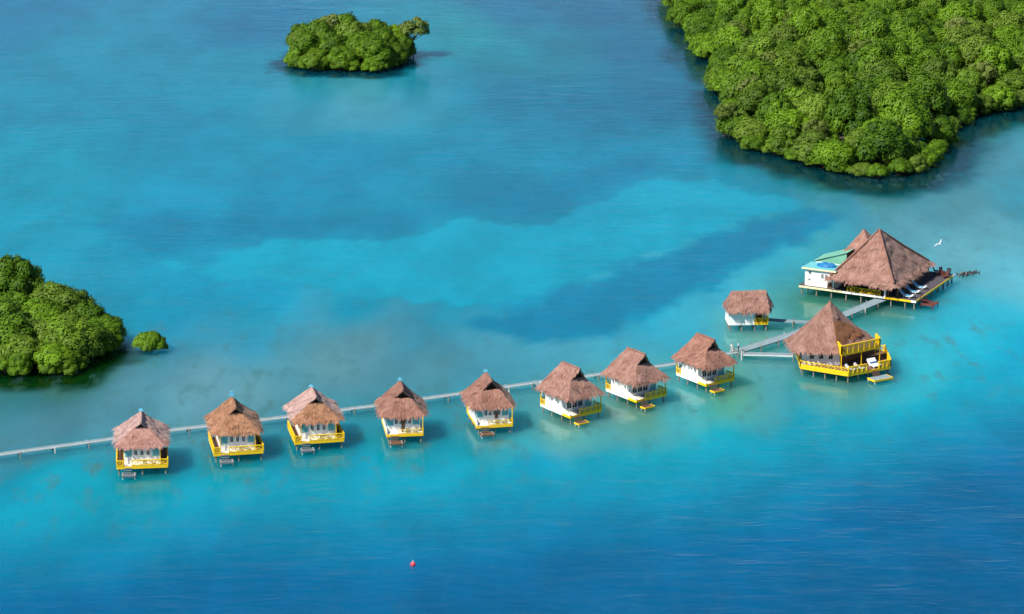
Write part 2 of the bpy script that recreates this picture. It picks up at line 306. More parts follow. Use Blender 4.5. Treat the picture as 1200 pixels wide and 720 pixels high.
def make_water():
    far = [200, 260, 400, 700, 1500, 4000, 12000]
    xs = np.concatenate([-np.array(far[::-1], float), np.arange(-170, 170.1, 1.5), np.array(far, float)])
    ys = np.concatenate([[-12000, -4000, -1500, -500, 0, 200, 300, 340], np.arange(352, 940, 1.9), [950, 1000, 1100, 1300, 1800, 3000, 6000, 14000]])
    X, Y = np.meshgrid(xs, ys); n = X.size
    P = np.stack([X.ravel(), Y.ravel()], 1)
    SC = np.array([1.0, 0.34])
    pts = np.array([at(*q)[:2] for q, c in BED]) * SC
    cols = np.array([lin(c) for q, c in BED])
    Q = P * SC
    # a little wandering of the zone edges
    wob = np.array([(noise.noise((x*0.035, y*0.013, 0.0)) + 0.5*noise.noise((x*0.11, y*0.04, 3.0)), noise.noise((x*0.035, y*0.013, 9.0)) + 0.5*noise.noise((x*0.12, y*0.045, 5.0))) for x, y in P]) if True else 0
    Qw = Q + wob * 2.2
    wisp = np.array([noise.noise((x*0.16, y*0.10, 4.0)) + 0.6*noise.noise((x*0.4, y*0.28, 7.0)) for x, y in P])
    num = np.zeros((n, 3)); den = np.zeros(n)
    for pt, c in zip(pts, cols):
        d2 = ((Qw - pt)**2).sum(1); w = 1 / (d2 + 18.0 + 60*float(sstep(430, 405, pt[1]/.34)))**1.9
        num += w[:, None]*c; den += w
    col = num / den[:, None]
    # beyond the reef the bed falls away into the deep channel
    edge = [at(*q) for q in ((-80,578),(100,577),(300,562),(540,547),(740,536),(860,518),(960,498),(1080,468),(1180,440),(1300,405))]
    t_ = np.interp(P[:,0], [q.x for q in edge], [q.y for q in edge]) - P[:,1] + wob[:,0]*5 + wisp*1.5
    ramp = np.stack([np.interp(t_, [0, 9, 25, 45, 70, 120], np.array([lin(c)[k] for c in ((2,172,198),(0,162,189),(0,142,179),(0,114,162),(0,105,153),(0,98,146))])) for k in range(3)], 1)
    col = col + (ramp - col) * (sstep(-4, 10, t_) * 0.94)[:, None]
    sd = poly_sd(Qw, np.array([at(*q)[:2] for q in BANK]) * SC)
    col = col + (np.array(lin((26, 136, 172))) - col) * (sstep(-0.4, 4.0, sd + wisp*1.2) * 0.75)[:, None]
    sd = poly_sd(Qw, np.array([at(*q)[:2] for q in SAND]) * SC)
    col = col + (np.array(lin((24, 169, 197))) - col) * (sstep(-0.4, 0.7, sd + wisp*1.4) * 1.0)[:, None]
    sd = poly_sd(Qw, np.array([at(*q)[:2] for q in WEED]) * SC)
    col = col + (np.array(lin((24, 134, 172))) - col) * (sstep(-1.4, 2.6, sd + wisp*2.0) * 0.92)[:, None]
    for spot, rx, ry, a in (((237,303), 3.5, 4, .6), ((640,232), 14, 12, .55), ((740,190), 10, 9, .4), ((1010,255), 6, 8, .35), ((560,30), 16, 14, .0), ((600,14), 14, 20, .5), ((870,385), 3, 3, .3), ((890,292), 6, 8, .4)):
        c = np.array(at(*spot)[:2]); q = ((P - c + wob*3) / np.array([rx, ry*2.2])); g = np.exp(-(q**2).sum(1)*1.2) * a
        col = col + (np.array(lin((38, 130, 166))) - col) * g[:, None]
    # mangroves' dark reflection, with bottom mud, painted into the water colour toward the camera
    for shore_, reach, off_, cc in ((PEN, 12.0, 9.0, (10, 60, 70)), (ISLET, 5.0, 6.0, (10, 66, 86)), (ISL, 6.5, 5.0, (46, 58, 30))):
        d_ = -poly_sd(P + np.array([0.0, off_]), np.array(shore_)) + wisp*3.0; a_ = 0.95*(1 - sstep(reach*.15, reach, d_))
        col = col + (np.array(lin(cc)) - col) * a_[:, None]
    # albedo of the water body under this sun
    col = np.clip((col * WATER_GAIN) - np.array(WATER_OFF), 0.0008, 1)
    # reef fringe with dark coral heads: the shallows round the huts
    reef_line = np.array([at(*q)[:2] for q in ((-60,560),(165,530),(370,505),(575,490),(665,480),(745,465),(850,450),(990,445),(1130,400))]) * SC
    dmin = np.full(n, 1e9)
    for a, b in zip(reef_line[:-1], reef_line[1:]):
        ab = b-a; t = np.clip(((Q-a)@ab)/(ab@ab), 0, 1); dmin = np.minimum(dmin, np.hypot(*(Q-(a+t[:,None]*ab)).T))
    reef = np.exp(-(dmin/9.0)**2)*0.8 + 0.12*(P[:,1] < 640)
    c_ = np.array(at(250, 450)[:2]); reef += 0.75*np.exp(-((((P-c_)/np.array([44., 42.]))**2).sum(1)))
    c_ = np.array(at(1100, 240)[:2]); reef += 0.6*np.exp(-((((P-c_)/np.array([30., 60.]))**2).sum(1)))
    # chop: open water in front of the row is rougher, lee behind calmer
    yfront = np.interp(P[:,0], [p[0] for p in map(lambda q: at(*q), ((-60,590),(300,560),(700,520),(1000,480),(1300,430)))], [p[1] for p in map(lambda q: at(*q), ((-60,590),(300,560),(700,520),(1000,480),(1300,430)))])
    chop = CHOP_LO + (CHOP_HI-CHOP_LO) * sstep(-5, 45, yfront - P[:,1])
    me = bpy.data.meshes.new('water')
    nx, ny = len(xs), len(ys)
    V = np.zeros((n, 3)); V[:, :2] = P
    i, j = np.meshgrid(np.arange(nx-1), np.arange(ny-1)); a = (j*nx + i).ravel()
    Fq = np.stack([a, a+1, a+nx+1, a+nx], 1)
    me.from_pydata(V.tolist(), [], Fq.tolist())
    at1 = me.attributes.new('bed_reflection_tint', 'FLOAT_COLOR', 'POINT'); at1.data.foreach_set('color', np.concatenate([col, np.ones((n,1))], 1).ravel())
    a2 = me.attributes.new('reef', 'FLOAT', 'POINT'); a2.data.foreach_set('value', reef)
    a3 = me.attributes.new('chop', 'FLOAT', 'POINT'); a3.data.foreach_set('value', chop)
    me.materials.append(water_material())
    o = bpy.data.objects.new('water', me); COL.objects.link(o); o['kind'] = 'structure'
WATER_GAIN, WATER_OFF, CHOP_LO, CHOP_HI = 0.585, (0.016, 0.008, 0.010), 0.085, 0.27
make_water()

# ------------------------------------------------------------------ mangroves
rng = np.random.default_rng(11); rnd = random.Random(5)
def leaves_mesh(name, lobes, n_leaf, size, m, seed, core=True, jitter=0.75):
    g = np.random.default_rng(seed)
    L = np.array(lobes)                                   # x, y, z, r
    area = L[:,3]**2; k = g.choice(len(L), size=n_leaf*2, p=area/area.sum())
    d = g.normal(size=(n_leaf*2, 3)); d /= np.linalg.norm(d, axis=1)[:, None]
    d[:,2] = np.where(d[:,2] < -0.35, -d[:,2], d[:,2])
    bump = 1 + 0.16*np.sin(d[:,0]*5+k)*np.sin(d[:,1]*5.3+k*2) 
    P = L[k,:3] + d * (L[k,3]*bump*np.where(g.random(n_leaf*2) < .14, g.uniform(1.05, 1.24, n_leaf*2), g.uniform(0.80, 1.06, n_leaf*2)))[:,None] * np.array([1,1,0.85])
    keep = np.ones(len(P), bool)
    for i, (x, y, z, r) in enumerate(L):
        keep &= ~((k != i) & (((P-np.array([x,y,z]))/np.array([1,1,0.85]))**2).sum(1).__lt__((r*0.80)**2))
    idx = np.nonzero(keep)[0][:n_leaf]; P = P[idx]; d = d[idx]; k = k[idx]; n = len(P)
    nm = d + g.normal(size=(n,3))*jitter*0.5; nm[:,2] += 0.3; nm /= np.linalg.norm(nm, axis=1)[:,None]
    t = np.cross(nm, g.normal(size=(n,3))); t /= np.linalg.norm(t, axis=1)[:,None]; b = np.cross(nm, t)
    s = size*g.uniform(0.6, 1.25, n)[:,None]
    V = np.stack([P - t*s*0.62, P - b*s*0.36 - nm*s*0.08, P + t*s*0.62, P + b*s*0.36 - nm*s*0.08], 1).reshape(-1, 3)
    F = np.arange(n*4).reshape(-1, 4).tolist()
    NV = d*0.95 + nm*0.35 + np.array([0,0,0.12]); NV /= np.linalg.norm(NV, axis=1)[:,None]; NV = np.repeat(NV, 4, axis=0).tolist()
    tone = np.repeat(np.clip(g.normal(0.42, 0.13, n) + g.normal(0, 0.16, len(L))[k], 0, 1), 4)
    V = V.tolist(); tone = tone.tolist()
    if core:  # cores take the darkest leaf tone: shade between clumps put into the colour
        for (x, y, z, r) in L:
            bm = bmesh.new(); bmesh.ops.create_icosphere(bm, subdivisions=1, radius=r*0.68)
            o = len(V); bm.verts.ensure_lookup_table()
            V += [[v.co.x+x, v.co.y+y, v.co.z*0.85+z] for v in bm.verts]; tone += [0.0]*len(bm.verts); NV += [list(v.co.normalized()) for v in bm.verts]
            F += [[v.index+o for v in f.verts] for f in bm.faces]; bm.free()
    me = bpy.data.meshes.new(name); me.from_pydata(V, [], F)
    a = me.attributes.new('tone', 'FLOAT', 'POINT'); a.data.foreach_set('value', tone)
    me.materials.append(m); me.polygons.foreach_set('use_smooth', [True]*len(me.polygons)); me.normals_split_custom_set_from_vertices(NV); return me

def crown_lobes(seed, rx, h, low, nl):
    r = random.Random(seed); out = []
    for i in range(nl):
        a = i*2.39996 + r.uniform(-.3, .3); u = (i+0.5)/nl
        zz = 1 - u*1.05; rr = math.sqrt(max(0, 1-zz*zz)) if zz > 0 else 1.0
        sz = r.uniform(0.30, 0.54)*rx
        out.append((math.cos(a)*rr*(rx-sz*0.7)*r.uniform(.85, 1.1), math.sin(a)*rr*(rx-sz*0.7)*r.uniform(.85, 1.1), low + max(zz, 0)*(h-low-sz) + r.uniform(-.4, .5) + sz*0.35, sz))
    for i in range(3): out.append((r.uniform(-.3,.3)*rx, r.uniform(-.3,.3)*rx, low+(h-low)*r.uniform(.35,.6), rx*0.48))
    return out
def trunk_mesh(seed, h, lobes):
    r = random.Random(seed); mb = MB()
    for s in range(2):
        bx, by = r.uniform(-.5,.5), r.uniform(-.5,.5)
        mid = (bx*1.4+r.uniform(-.3,.3), by*1.4+r.uniform(-.3,.3), h*0.4)
        mb.tube([(bx,by,-0.6), (bx*1.1,by*1.1,h*0.18), mid], [0.20, 0.16, 0.11], 6)
        for l in r.sample(lobes, 5):
            mb.tube([mid, (Vector(mid)*0.45 + Vector(l[:3])*0.55 + Vector((0,0,-.3))), l[:3]], [0.09, 0.06, 0.03], 5)
    return mb
def roots_mesh(seed, rad):
    r = random.Random(seed); mb = MB()
    for i in range(16):
        a = i*2*math.pi/16 + r.uniform(-.2,.2); q = rad*r.uniform(.45, 1.0); z0 = r.uniform(.9, 2.0)
        mb.tube([(math.cos(a)*.15, math.sin(a)*.15, z0), (math.cos(a)*q*.55, math.sin(a)*q*.55, z0*.85), (math.cos(a)*q*.92, math.sin(a)*q*.92, z0*.35), (math.cos(a)*q, math.sin(a)*q, -.5)], [.06,.055,.05,.04], 5)
    return mb
VARS = []
for v in range(10):
    rx = [4.6, 5.2, 4.2, 5.6, 4.9, 5.0, 4.4, 5.4, 4.7, 5.1][v]; h = [7.4, 8.2, 6.6, 8.8, 7.8, 7.2, 8.4, 7.6, 8.0, 6.9][v]
    lb = crown_lobes(100+v, rx, h, 1.6, 14)
    cm = leaves_mesh('crown', lb, 7600, 0.50, M['leaf'], 40+v)
    t = trunk_mesh(200+v, h, lb).build('trunk', M['bark']); r_ = roots_mesh(300+v, rx*0.72).build('prop_roots', M['root'])
    VARS.append((cm, t.data, r_.data, rx, h)); bpy.data.objects.remove(t); bpy.data.objects.remove(r_)
def sparse_tree_mesh(v, rx, h, n):
    lb = crown_lobes(700+v, rx, h, h*0.5, 12)[:12]
    lb = [(x, y, z, r*0.8) for x, y, z, r in lb]
    cm = leaves_mesh('crown', lb, n, 0.42, M['leafdry'], 90+v, core=False, jitter=1.3)
    t = trunk_mesh(800+v, h, lb).build('trunk', M['bark']); d = t.data; bpy.data.objects.remove(t)
    return cm, d
SPARSE = [sparse_tree_mesh(0, 3.8, 9.0, 3600), sparse_tree_mesh(1, 2.8, 7.5, 2000)]
def link(me, name, parent):
    o = bpy.data.objects.new(name, me); COL.objects.link(o); o.parent = parent; return o
def mangrove(x, y, v, sc, rz, label, group, roots=False, name='mangrove_tree', zs=1.0, z=0.0):
    cm, tm, rm, rx, h = VARS[v]
    e = empty(name, (x, y, z), rz, label, 'tree', group); e.scale = (sc, sc, sc*zs)
    link(cm, 'crown', e); link(tm, 'trunk', e)
    if roots: link(rm, 'prop_roots', e)
    return e
def sparse(x, y, v, sc, rz, label, group=None):
    e = empty('mangrove_tree', (x, y, 0), rz, label, 'tree', group); e.scale = (sc,)*3
    link(SPARSE[v][0], 'crown', e); link(SPARSE[v][1], 'trunk', e); return e

def fill(poly, step, seed):
    """jittered hex fill of a ground polygon"""
    r = random.Random(seed); P = np.array(poly); x0, y0 = P.min(0); x1, y1 = P.max(0); out = []
    j = 0; y = y0
    while y < y1 + step:
        x = x0 + (step/2 if j % 2 else 0)
        while x < x1 + step:
            out.append((x + r.uniform(-.26,.26)*step, y + r.uniform(-.26,.26)*step)); x += step
        y += step*0.87; j += 1
    out = np.array(out); sd = poly_sd(out, P)
    return [(p, d) for p, d in zip(out, sd) if d > 0]
def ground_sheet(name, poly, z=0.06):
    mb = MB(); n = len(poly); c = np.mean(poly, 0)
    poly = [c + (p-c)*0.78 for p in poly]; ins = [c + (p-c)*0.95 for p in poly]
    mb.add([(p[0], p[1], -0.3) for p in poly] + [(p[0], p[1], z) for p in ins] + [(c[0], c[1], z)], [(i, (i+1)%n, n+(i+1)%n, n+i) for i in range(n)] + [(n+i, n+(i+1)%n, 2*n) for i in range(n)])
    o = mb.build(name, M['mud']); o['kind'] = 'structure'; return o

# the peninsula: its waterline, then back to the far side beyond the frame
pen = PEN
pin = pen
ground_sheet('island_ground', pen)
trees = fill(pin, 10.7, 3); trees.sort(key=lambda t: t[0][1])
def seen(x, y, m=3):
    return abs(x) < (y*math.tan(HFOV/2)*1.03 + m)
npen = 0
for (p, d) in trees:
    x, y = p
    if not seen(x, y) or y > 893: continue
    sc = rnd.uniform(.82, 1.22)
    if d < 4.2:
        # edge trees stand on the mud with the crown leaning out over the water
        mangrove(x, y, rnd.randrange(10), sc*0.9, rnd.uniform(0, 6.28), 'mangrove tree with prop roots at the waterline of the large forested peninsula', 'mangrove trees along the peninsula shore', roots=True, zs=0.95, z=-.5)
    else:
        mangrove(x, y, rnd.randrange(10), sc, rnd.uniform(0, 6.28), 'round crowned green mangrove tree inside the dense forest of the large peninsula', 'mangrove trees covering the peninsula', zs=rnd.uniform(.75, 1.4))
    npen += 1
# closely set edge trees so that the leaf wall meets the water
pts = [Vector((*q, 0)) for q in pen[:17]]
k = 0; acc = 0.0
for a, b in zip(pts[:-1], pts[1:]):
    L_ = (b-a).length; s = acc
    while s < L_:
        q = a.lerp(b, s/L_); nrm = Vector((-(b-a).y, (b-a).x, 0)).normalized() * 2.4
        if seen(q.x, q.y):
            mangrove(q.x+nrm.x, q.y+nrm.y, rnd.randrange(10), rnd.uniform(.48, .66), rnd.uniform(0, 6.28), 'low mangrove with prop roots at the very water edge of the large peninsula', 'low mangroves at the peninsula water edge', roots=True, zs=rnd.uniform(.75, 1.0), z=-.55); npen += 1
        s += rnd.uniform(5.4, 7.6)
    acc = s - L_

for px_, py_, v_, ss in ((862,42,0,1.15),(905,70,1,1.2),(880,100,0,.95),(1010,60,0,1.1),(1120,30,1,1.3),(1075,120,1,1.1),(955,150,0,.9),(1150,85,0,1.05),(1010,165,1,.95),(850,130,1,1.1),(930,25,0,1.1)):
    q = at(px_, py_+30); sparse(q.x, q.y, v_, ss, px_*1.3, 'thin olive mangrove with bare limbs standing above the peninsula canopy', 'thin olive mangroves on the peninsula')
def skirt(line, label, group, gap):
    for a, b in zip(line[:-1], line[1:]):
        a = Vector((*a, 0)); b = Vector((*b, 0)); n = max(1, round((b-a).length/gap)); nr = Vector((-(b-a).y, (b-a).x, 0)).normalized()*1.6
        for k in range(n):
            q = a.lerp(b, (k+.5)/n) + nr
            if seen(q.x, q.y): mangrove(q.x, q.y, rnd.randrange(10), rnd.uniform(.40, .55), rnd.uniform(0, 6.28), label, group, roots=True, zs=rnd.uniform(.8, 1.1), z=-.5)
# the round islet out in the lagoon
islet = ISLET
ground_sheet('island_ground', islet)
for (p, d) in fill(islet, 7.2, 8):
    sc = rnd.uniform(.8, 1.05) if d > 3.5 else rnd.uniform(.6, .8)
    mangrove(p[0], p[1], rnd.randrange(10), sc, rnd.uniform(0, 6.28), 'bushy green mangrove tree on the small round islet in open lagoon', 'mangrove trees on the round islet', roots=d < 4, zs=rnd.uniform(.95, 1.25), z=-.5 if d < 4 else 0)
skirt(islet[:7] , 'low mangrove at the water edge of the small round islet', 'low mangroves at the islet water edge', 4.8)
c = at(486, 66); sparse(c.x, c.y, 0, 1.15, 1.1, 'thin olive mangrove leaning out beside the small round islet')
c = at(388, 60); sparse(c.x, c.y, 1, 1.35, 0.4, 'tall pale thin crowned mangrove rising among the islet trees')

# the island at the left and the lone bush off its point
isl = ISL
ground_sheet('island_ground', isl)
for (p, d) in fill(isl, 5.6, 4):
    if not seen(p[0], p[1], 4): continue
    sc = rnd.uniform(.72, .98) if d > 3 else rnd.uniform(.5, .68)
    mangrove(p[0], p[1], rnd.randrange(10), sc, rnd.uniform(0, 6.28), 'leafy mangrove tree on the island behind the long boardwalk', 'mangrove trees on the island beside the boardwalk', roots=d < 3, zs=rnd.uniform(.75, 1.1), z=-.4 if d < 3 else 0)
skirt(isl[:9], 'low mangrove at the water edge of the island behind the boardwalk', 'low mangroves at the island water edge', 4.4)
for px_, py_, vv, ss in ((62,380,1,.92),(84,384,4,.86),(45,392,7,.84),(104,396,0,.80),(124,402,5,.66),(6,437,2,.5),(24,439,6,.46),(-6,430,8,.55)):
    q = at(px_, py_); mangrove(q.x, q.y, vv, ss, px_*.7, 'leafy mangrove tree on the island behind the long boardwalk', 'mangrove trees on the island beside the boardwalk', zs=1.0, roots=py_ > 420, z=-.4 if py_ > 420 else 0)
c = at(20, 368); mangrove(c.x, c.y, 3, .92, 1.0, 'leafy mangrove tree on the island behind the long boardwalk', 'mangrove trees on the island beside the boardwalk', zs=1.3)
c = at(176, 411); b_ = mangrove(c.x, c.y, 2, 0.66, 0.6, 'small round mangrove bush standing alone in the water off the island', None, roots=True, name='mangrove_bush', zs=.85, z=-.5)
b_['category'] = 'bush'

# ------------------------------------------------------------------ thatched roofs
def thatch(name, polys, m, parent, seed, straw=2600, sag=0.35, thick=0.2, zlo=None, zhi=None, skip_fringe=(), step=0.55, slen=0.8):
    """roof skin: polygons welded, subdivided, sagged and roughened; straw ends lie over it and hang past the eaves"""
    r = random.Random(seed)
    bm = bmesh.new()
    for poly in polys: bm.faces.new([bm.verts.new(p) for p in poly])
    bmesh.ops.remove_doubles(bm, verts=bm.verts, dist=0.01)
    bmesh.ops.triangulate(bm, faces=bm.faces)
    for it in range(5):
        es = [e for e in bm.edges if e.calc_length() > step*1.6]
        if not es: break
        bmesh.ops.subdivide_edges(bm, edges=es, cuts=1); bmesh.ops.triangulate(bm, faces=[f for f in bm.faces if len(f.verts) > 3])
    zs = [v.co.z for v in bm.verts]; zlo = min(zs) if zlo is None else zlo; zhi = max(zs) if zhi is None else zhi
    bmesh.ops.recalc_face_normals(bm, faces=bm.faces)
    if sum(f.normal.z*f.calc_area() for f in bm.faces) < 0: bmesh.ops.reverse_faces(bm, faces=bm.faces)
    off = seed*7.3
    for v in bm.verts:
        t = (v.co.z-zlo)/(zhi-zlo)
        v.co.z -= sag*math.sin(math.pi*min(max(t,0),1)) 
        nz = noise.noise((v.co.x*0.55+off, v.co.y*0.55, v.co.z*0.55))*0.16 + noise.noise((v.co.x*1.7, v.co.y*1.7+off, v.co.z*1.7))*0.09
        v.co += v.normal*nz
        if v.is_boundary: v.co.z += noise.noise((v.co.x*0.9+off, v.co.y*0.9, 1.0))*0.12
    bm.normal_update()
    me = bpy.data.meshes.new(name); bm.to_mesh(me); me.materials.append(m)
    a = me.attributes.new('tone', 'FLOAT', 'POINT'); a.data.foreach_set('value', [0.25]*len(me.vertices))
    o = bpy.data.objects.new(name, me); COL.objects.link(o); o.parent = parent
    so = o.modifiers.new('thickness', 'SOLIDIFY'); so.thickness = thick; so.offset = -1
    # straw
    V = []; F = []; T = []
    def blade(p, n, ln, w, lift):
        dn = Vector((0,0,-1)) - n*(-n.z)
        if dn.length < 0.05: return
        dn.normalize(); side = n.cross(dn).normalized(); dn = (dn + side*r.uniform(-.28,.28)).normalized()
        a_ = p + n*0.015; b_ = p + dn*ln + n*lift; k = len(V)
        V.extend([tuple(a_-side*w), tuple(a_+side*w), tuple(b_+side*w*0.5), tuple(b_-side*w*0.5)]); F.append((k,k+1,k+2,k+3)); T.extend([min(1,max(0,r.gauss(.27,.15)))]*4)
    fs = [f for f in bm.faces]; wts = [f.calc_area() for f in fs]
    for f in r.choices(fs, weights=wts, k=straw):
        u, v_ = r.random(), r.random()
        if u+v_ > 1: u, v_ = 1-u, 1-v_
        p0, p1, p2 = [v.co for v in f.verts]
        blade(p0 + (p1-p0)*u + (p2-p0)*v_, f.normal, r.uniform(.5,1.15)*slen, r.uniform(.05,.11), r.uniform(.005,.045))
    for e in bm.edges:
        if e.is_boundary and e.link_faces:
            f = e.link_faces[0]; mid_z = (e.verts[0].co.z+e.verts[1].co.z)/2
            if (mid_z-zlo)/(zhi-zlo) > 0.25: continue
            for q in range(max(1, int(e.calc_length()*6))):
                blade(e.verts[0].co.lerp(e.verts[1].co, r.random()), f.normal, r.uniform(.08,.26), r.uniform(.03,.08), r.uniform(-.06,.02))
    bm.free()
    me = bpy.data.meshes.new('straw'); me.from_pydata(V, [], F); me.materials.append(m)
    a = me.attributes.new('tone', 'FLOAT', 'POINT'); a.data.foreach_set('value', T)
    s = bpy.data.objects.new('straw', me); COL.objects.link(s); s.parent = o; s['kind'] = 'stuff'
    return o

def hip_gablet(x0, x1, y0, y1, ze, zr, zg, ridge_in_f, ridge_in_b, hood=0.5, taper=0.0):
    """roof with ridge along y: eave rectangle, ridge, and at both ends a small open gablet above the hip"""
    xm = (x0+x1)/2; t = (zg-ze)/(zr-ze); gx0 = x0+(xm-x0)*t; gx1 = x1-(x1-xm)*t
    yf = y0+ridge_in_f; yb = y1-ridge_in_b
    E = [(x0+taper,y0,ze-.1),(x1-taper,y0,ze-.1),(x1,y1,ze),(x0,y1,ze)]; S0, S1 = (x0,y0+1.6,ze), (x1,y0+1.6,ze)
    gf0, gf1 = (gx0+.12,yf,zg), (gx1-.12,yf,zg); gb = (xm,yb,zr)
    rf, rb = (xm,yf-hood,zr), (xm,yb,zr)
    polys = [[S0,gf0,rb,E[3]], [gf0,rf,rb], [S1,E[2],rb,gf1], [gf1,rb,rf], [E[0],E[1],gf1,gf0], [E[0],gf0,S0], [E[1],S1,gf1], [E[2],E[3],rb]]
    return polys, (gf0, gf1, (xm,yf,zr-0.1)), (None, None, rb)

# ------------------------------------------------------------------ railings, posts
def rail(parent, a, b, z, h=0.95, m='yellow', style='slash', name='railing', gap=1.25, w=0.09):
    a = Vector((*a, 0)); b = Vector((*b, 0)); L_ = (b-a).length; n = max(1, round(L_/gap)); mb = MB()
    Z = lambda p, q: Vector((p.x, p.y, z+q))
    for i in range(n+1):
        p = a.lerp(b, i/n); mb.bar(Z(p,0), Z(p,h), w*1.25)
    mb.bar(Z(a,h), Z(b,h), w*1.5, w); mb.bar(Z(a,0.14), Z(b,0.14), w*0.9, w)
    for i in range(n):
        p, q = a.lerp(b, (i+.04)/n), a.lerp(b, (i+.96)/n)
        if style in ('slash','x'):
            mb.bar(Z(p,.16), Z(q,h-.04), w*0.7)
        if style == 'x': mb.bar(Z(p,h-.04), Z(q,.16), w*0.6)
        if style == 'slash':
            m_ = p.lerp(q,.5); mb.bar(Z(p,h*.55), Z(m_,h-.04), w*0.7); mb.bar(Z(m_,.16), Z(q,h*.5), w*0.7)
        if style == 'bal':
            for k in range(1,5): u = p.lerp(q, k/5); mb.bar(Z(u,.14), Z(u,h), w*0.5)
    return mb.build(name, M[m], parent)
def stilts(parent, pts, z1, m='post', r=0.13, z0=-1.6):
    for x, y in pts:
        MB().tube([(x+.03,y,z0),(x,y,z1)], [r*1.1, r], 8).build('stilt', M[m], parent)
def plank_floor(parent, x0, x1, y0, y1, z, m, name='deck_floor', w=0.28, axis='x', th=0.08, seed=1):
    """boards laid with gaps; too fine to be picked apart from the air, so one part"""
    mb = MB(); r = random.Random(seed); n = max(2, int(((x1-x0) if axis == 'x' else (y1-y0))/w))
    for i in range(n):
        if axis == 'x':
            a = x0+(x1-x0)*i/n; mb.box(a+.012, a+(x1-x0)/n-.012, y0, y1, z-th, z+r.uniform(-.008,.008))
        else:
            a = y0+(y1-y0)*i/n; mb.box(x0, x1, a+.012, a+(y1-y0)/n-.012, z-th, z+r.uniform(-.008,.008))
    o = mb.build(name, M[m], parent); o['kind'] = 'stuff'; return o

def window(parent, x, y, z0, w, h, facing='y-'):
    """framed pane standing 5 cm proud of a wall"""
    d = -0.05
    f = MB(); g = MB()
    def bx(mb, a0, a1, d0, d1, c0, c1):
        if facing == 'y-': mb.box(x+a0, x+a1, y+d0, y+d1, c0, c1)
        elif facing == 'x-': mb.box(x+d0, x+d1, y+a0, y+a1, c0, c1)
        elif facing == 'x+': mb.box(x-d1, x-d0, y+a0, y+a1, c0, c1)
    bx(f, -w/2-.06, -w/2, -.07, 0.02, z0-.06, z0+h+.06); bx(f, w/2, w/2+.06, -.07, 0.02, z0-.06, z0+h+.06)
    bx(f, -w/2, w/2, -.07, 0.02, z0+h, z0+h+.06); bx(f, -w/2, w/2, -.07, 0.02, z0-.06, z0); bx(f, -.02, .02, -.065, 0.0, z0, z0+h)
    bx(g, -w/2, w/2, -.035, 0.0, z0, z0+h)
    o = f.build('window', M['white'], parent); g.build('pane', M['glass'], o); return o
def door(parent, x, y, z0, w, h, m='teal'):
    o = MB().box(x-w/2, x+w/2, y-.06, y, z0, z0+h).build('door', M[m], parent)
    mb = MB()
    for k in range(3):
        a = z0+.12+k*(h-.2)/3; mb.box(x-w/2+.12, x+w/2-.12, y-.085, y-.055, a, a+(h-.2)/3-.12)
    mb.build('door_panel', M[m], o)
    MB().bar((x+w/2-.12, y-.12, z0+h*.48), (x+w/2-.12, y-.12, z0+h*.56), .05).build('handle', M['palepost'], o)
    return o
def chair(name, loc, rz, label, group, m='cushion', fm='white'):
    e = empty(name, loc, rz, label, 'chair', group)
    MB().box(-.33,.33,-.34,.34,.34,.44).build('seat', M[m], e)
    MB().add([(-.33,.30,.44),(.33,.30,.44),(.33,.40,.44),(-.33,.40,.44),(-.33,.48,1.0),(.33,.48,1.0),(.33,.56,1.0),(-.33,.56,1.0)],[(0,1,5,4),(1,2,6,5),(2,3,7,6),(3,0,4,7),(4,5,6,7),(0,3,2,1)]).build('backrest', M[m], e)
    for sx in (-1,1):
        for sy in (-1,1): MB().bar((sx*.29,sy*.3,0),(sx*.29,sy*.3,.345),.06).build('leg', M[fm], e)
    return e
def lounger(loc, rz, label, group, m='cushion', name='sun_lounger', curve=False):
    e = empty(name, loc, rz, label, 'lounger', group)
    prof = [(-1.0,.34),(-.2,.33),(.25,.34),(.6,.58),(.95,.95)] if not curve else [(-1.25,.42),(-.8,.30),(-.2,.26),(.3,.42),(.75,.80),(1.05,1.15)]
    def slab(pr, x0, x1, t):
        mb = MB(); n = len(pr); v = []
        for y, z in pr: v += [(x0,y,z),(x1,y,z),(x1,y,z+t),(x0,y,z+t)]
        f = [(0,1,2,3),(4*n-4,4*n-1,4*n-2,4*n-3)]
        for i in range(n-1):
            for k in range(4): f.append((i*4+k, i*4+4+k, i*4+4+(k+1)%4, i*4+(k+1)%4))
        return mb.add(v, f)
    slab(prof, -.36, .36, .10).build('mattress', M[m], e)
    slab([(y, z-.06) for y, z in prof], -.40, .40, .055).build('frame', M['white'], e)
    if curve: slab([(-1.38,.50),(-1.25,.44),(-.95,.36)], -.39, .39, .13).build('foot_rest', M['cushion'], e)
    for sx in (-1,1):
        for sy in (-.75,.3): MB().bar((sx*.34,sy,0),(sx*.34,sy,.28 if not curve else .24),.07).build('leg', M['white'], e)
    return e

